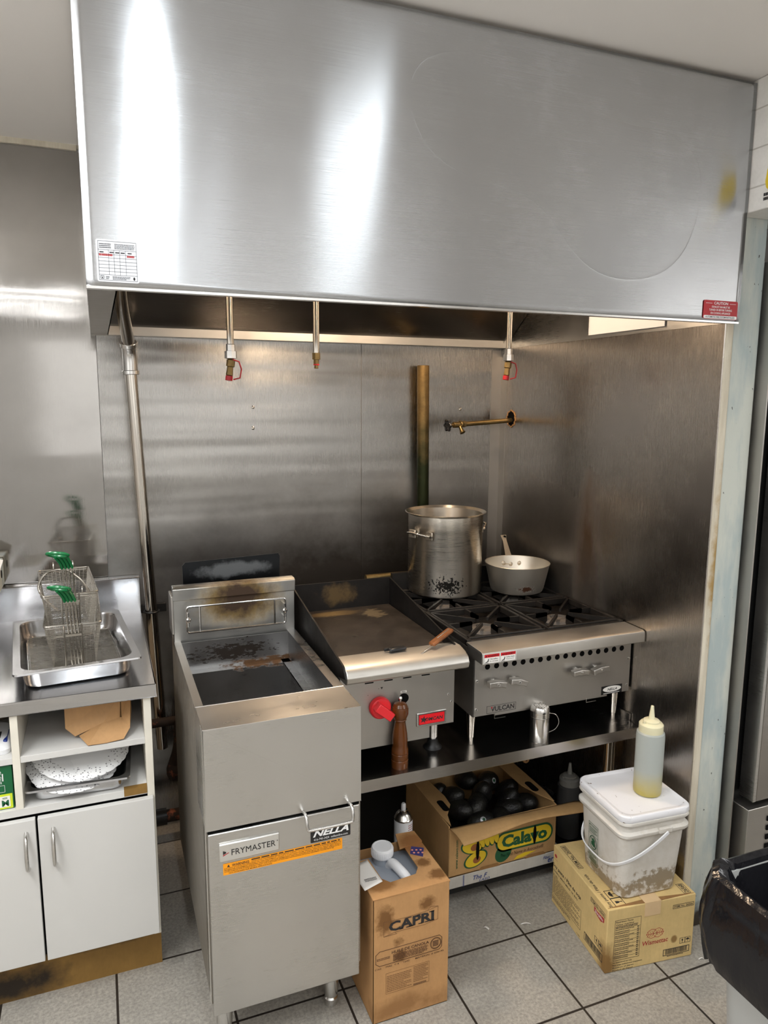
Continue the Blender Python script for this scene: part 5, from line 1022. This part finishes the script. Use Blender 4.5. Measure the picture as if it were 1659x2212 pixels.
def avocado(loc, rot, label, sticker=None):
    t = thing('avocado', label, 'avocado', loc, 0, 'avocados in the open carton'); t.rotation_euler = rot
    sk = MB().lathe(avp, (0, 0, 0), 28).build('skin', 'avo', t, local=True)
    if sticker:
        Rm = Matrix.Rotation(rot[2], 3, 'Z') @ Matrix.Rotation(rot[1], 3, 'Y') @ Matrix.Rotation(rot[0], 3, 'X')
        d = (Rm.inverted() @ Vector(sticker)).normalized()
        k = 1/math.sqrt((d.x/.0368)**2+(d.y/.0368)**2+(d.z/.053)**2); p = d*k
        nrm = Vector((p.x/.0368**2, p.y/.0368**2, p.z/.053**2)).normalized(); q = nrm.to_track_quat('Z', 'Y').to_matrix().to_4x4()
        MB().lathe([(0, .0024), (.0062, .0020), (.0105, .0002), (.0105, -.0006)], p, 18, q).build('fruit_sticker', 'silver_label', sk, local=True)
        MB().lathe([(0, .0030), (.0055, .0026), (.0055, .0018)], p+q.to_3x3() @ Vector((0, .0028, 0)), 14, q).build('sticker_print', 'ink_green', sk, local=True)
AV = [(-.430, -.56, .270, (1.35, .2, .1), 'avocado standing highest at the back, left of centre', None), (-.352, -.590, .262, (1.2, .2, -1.1), 'back avocado lying sideways with a pale sticker at its right', (.2, -.8, .45)),
      (-.412, -.655, .262, (.5, -.2, .3), 'middle avocado between the two back ones and the front row', None), (-.523, -.690, .238, (1.4, .5, .5), 'front avocado, left of the one with the lowest sticker', None),
      (-.560, -.585, .245, (.4, .1, 0), 'avocado at the far left beside the left flap', None), (-.470, -.755, .215, (1.3, .3, 1.2), 'front avocado with the lowest green sticker', (-.2, -.7, .7)),
      (-.325, -.700, .238, (.35, .25, 0), 'right avocado with a round green sticker facing front', (-.5, -.75, .45)), (-.400, -.770, .222, (1.35, .4, -.6), 'front avocado right of the lowest sticker', None),
      (-.285, -.62, .225, (.6, .3, .5), 'avocado at the far right under the right flap', None), (-.575, -.78, .19, (1.5, .2, .7), 'low avocado in the front left corner of the carton', None),
      (-.300, -.80, .19, (1.5, .3, 2.1), 'low avocado in the front right corner of the carton', None), (-.47, -.62, .19, (1.2, .2, .4), 'avocado buried under the back row on the left', None), (-.345, -.735, .228, (1.2, .1, .9), 'avocado between the front one and the right stickered one', None),
      (-.530, -.64, .262, (.9, .5, .2), 'avocado resting high between the far left one and the middle', None), (-.455, -.695, .245, (1.0, .3, 2.0), 'avocado just behind the lowest green sticker, in the middle', None), (-.275, -.735, .235, (1.1, .2, .3), 'avocado beside the right hand hole, under the right flap', None)]
for x, y, z, r_, lab, st_ in AV: avocado((x, y, z), r_, lab, st_)
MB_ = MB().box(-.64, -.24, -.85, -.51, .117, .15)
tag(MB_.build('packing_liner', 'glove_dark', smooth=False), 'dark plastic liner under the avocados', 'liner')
t = thing('wooden_rod', 'tan round rod end poking out above the right flap of the avocado box', 'rod', (-.2, -.60, .32))
MB().tube([(-.150, -.45, .325), (-.192, -.60, .325), (-.1935, -.606, .325)], [.013, .0145, .011], 16).build('rod', 'wood_tan', t); MB().lathe([(0, 0), (.003, 0), (.003, .0006), (0, .0006)], (-.1936, -.6065, .325), 8, mx).build('pith_mark', 'ink_brown', t)
t = thing('brown_root', 'dim brown root lying behind the avocado box, under the stand', 'root vegetable', (-.3, -.48, .33))
MB().tube([(-.20, -.45, .40), (-.275, -.47, .385), (-.30, -.48, .38)], [.012, .018, .014], 12).build('root', 'wood_tan', t)
t = thing('spray_can', 'white spray can with steel shoulder, behind the oil carton', 'spray can', (-.768, -.745, .0685))
MB().lathe([(0, 0), (.030, 0), (.0315, .003), (.0315, .222), (.030, .224)], (-.768, -.745, .0685), 36).build('can_body', 'white_plastic', t)
MB().lathe([(.0322, .222), (.0325, .226), (.030, .229), (.026, .240), (.016, .250), (.013, .252), (.013, .256), (0, .256)], (-.768, -.745, .0685), 36).build('shoulder', 'chrome', t)
MB().lathe([(.0075, .254), (.0085, .258), (.0078, .274), (.005, .278), (0, .278)], (-.768, -.745, .0685), 20).build('spray_button', 'white_plastic', t)
d = Vector((-.40, -.92, 0)).normalized(); f = Face(Vector((-.768, -.745, .0685))+d*.0322+Vector((d.y, -d.x, 0))*-.0+Vector((0, 0, .10)), Vector((-d.y, d.x, 0)), (0, 0, 1), t)
mb = MB()
for j in range(10):
    for k in range(4):
        a0 = R(-112+30)+R(9)*k+.02; a1 = a0+R(6+2*((j+k) % 2)); z = .0685+.208-.008*j
        mb.add([(-.768+.0319*cos(a), -.745+.0319*sin(a), zz) for a, zz in ((a0, z), (a1, z), (a1, z+.0025), (a0, z+.0025))], [(0, 1, 2, 3)])
mb.build('label_print', 'ink_red', t, smooth=False)
t = thing('dark_plastic_bag', 'dark crumpled plastic bag in shadow between the avocado box and the pail', 'bag', (-.13, -.62, .069))
rn = random.Random(9)
MB().loft([[p+Vector((rn.uniform(-.012, .012), rn.uniform(-.012, .012), rn.uniform(-.006, .006))) for p in rr(-.125, -.60, .15*q, .20*q, .04*q, .0690+.001+z, 5)] for q, z in ((1, .008), (1.05, .04), (.9, .08), (.6, .11), (.2, .125))]).build('bag', 'glove_dark', t)

# ================================================================== TRASH CAN
tc = thing('trash_can', 'pale grey trash can at the right edge, lined with a black bag', 'trash can', (-.17, -1.945, 0))
ccx, ccy = -.165, -1.945
o = [rr(ccx, ccy, .40, .40, .05, .002, 5), rr(ccx, ccy, .47, .47, .06, .60, 5), rr(ccx, ccy, .49, .49, .06, .605, 5), rr(ccx, ccy, .49, .49, .06, .625, 5), rr(ccx, ccy, .46, .46, .06, .625, 5), rr(ccx, ccy, .39, .39, .05, .02, 5)]
MB().loft(o).build('can_body', 'can_grey', tc)
bg = thing('bin_liner', 'glossy black bin bag folded over the rim of the grey can', 'bin bag', (-.17, -1.945, .40))
def bagring(w_, z, amp, ph, n=24, zw=0):
    pts = rr(ccx, ccy, w_, w_, .07, z, n); out = []; N = len(pts)
    for k, p in enumerate(pts):
        d = (p-Vector((ccx, ccy, z))).normalized(); s_ = k/N*2*pi
        q = amp*(sin(s_*9+ph)+.6*sin(s_*17+1.7*ph+1)+.5*sin(s_*29-ph*2.3)); out.append(p+d*q+Vector((0, 0, zw*sin(s_*5+ph)+zw*.5*sin(s_*11+2*ph))))
    return out
rg_ = []
for k in range(15):
    q = k/14; z = .415+.215*q; w_ = .512+.026*sin(pi*q)+.010*q; rg_.append(bagring(w_, z, .0035*(1-q*.4), q*3.2, zw=.012*(1-q)))
rg_ += [bagring(.520, .640, .003, 3.3, zw=.003), bagring(.500, .648, .003, 3.5, zw=.004), bagring(.475, .640, .003, 3.7, zw=.003), bagring(.450, .60, .004, 4.2), bagring(.43, .45, .006, 5.2), bagring(.40, .25, .008, 6.2), bagring(.30, .12, .004, 7.2)]
MB().loft(rg_, False, True).build('liner_film', 'bag', bg)

# ================================================================== REFRIGERATOR AND WALL STICKER
t = thing('refrigerator', 'steel refrigerator with dark frame at the far right edge', 'refrigerator', (.2, -1.26, 0))
MB().box(.160, .95, -1.235, -.50, .05, 2.10).build('body', 'black_metal', t, bevel=.003)
MB().box(.147, .152, -1.262, -.90, .05, 2.10).build('side_trim', 'steel_dull', t, smooth=False)
dd = MB().box(.205, .95, -1.300, -1.245, .452, 2.08).build('door', 'shelf', t, bevel=.003)
MB().box(.193, .205, -1.30, -1.245, .452, 2.08).build('door_edge', 'steel', dd, bevel=.001)
MB().box(.178, .95, -1.300, -.60, .05, .428).build('lower_housing', 'steel_dull', t, bevel=.002)
for i in range(9): MB().box(.26, .90, -1.3035, -1.30, .12+.032*i, .136+.032*i).build('grille_slat', 'void', t, smooth=False)
for x, y in ((.2, -1.2), (.9, -1.2), (.2, -.55), (.9, -.55)): MB().lathe([(0, 0), (.02, 0), (.02, .05)], (x, y, 0), 14).build('foot', 'black_metal', t)
t = thing('wall_sticker', 'yellow and black sticker on the white tiles at the right edge', 'sticker', (.011, -1.33, 2.22))
f = Face((.0115, -1.318, 2.235), (0, -1, 0), (0, 0, 1), t)
s_ = f.done(f.poly(MB(), [(.004, .030), (.0, .045), (.004, .075), (.012, .090), (.06, .090), (.06, .022), (.012, .022)], 0), 'yellow_print', 'ink_yellow')
f.done(f.dashes(MB(), -.002, -.004, .06, .018, 2, 0, .7, 5), 'black_print', 'ink', s_)
def scrap(x, y, l, w_, a, lab):
    o = MB().grid(lambda u, q: (x+(u-.5)*l*cos(a)-(q-.5)*w_*sin(a), y+(u-.5)*l*sin(a)+(q-.5)*w_*cos(a), .0008+.004*sin(pi*u)), 6, 2).build('paper_scrap', 'paper', solid=.0004)
    tag(o, lab, 'scrap')
scrap(-.02, -1.345, .018, .004, -.2, 'white curl of paper on the floor by the column')
scrap(-.443, -1.02, .034, .006, -.35, 'long pale scrap on the floor in front of the avocado box')
scrap(-.575, -.99, .020, .008, -.9, 'small pale scrap on the floor between the oil carton and the avocado box')
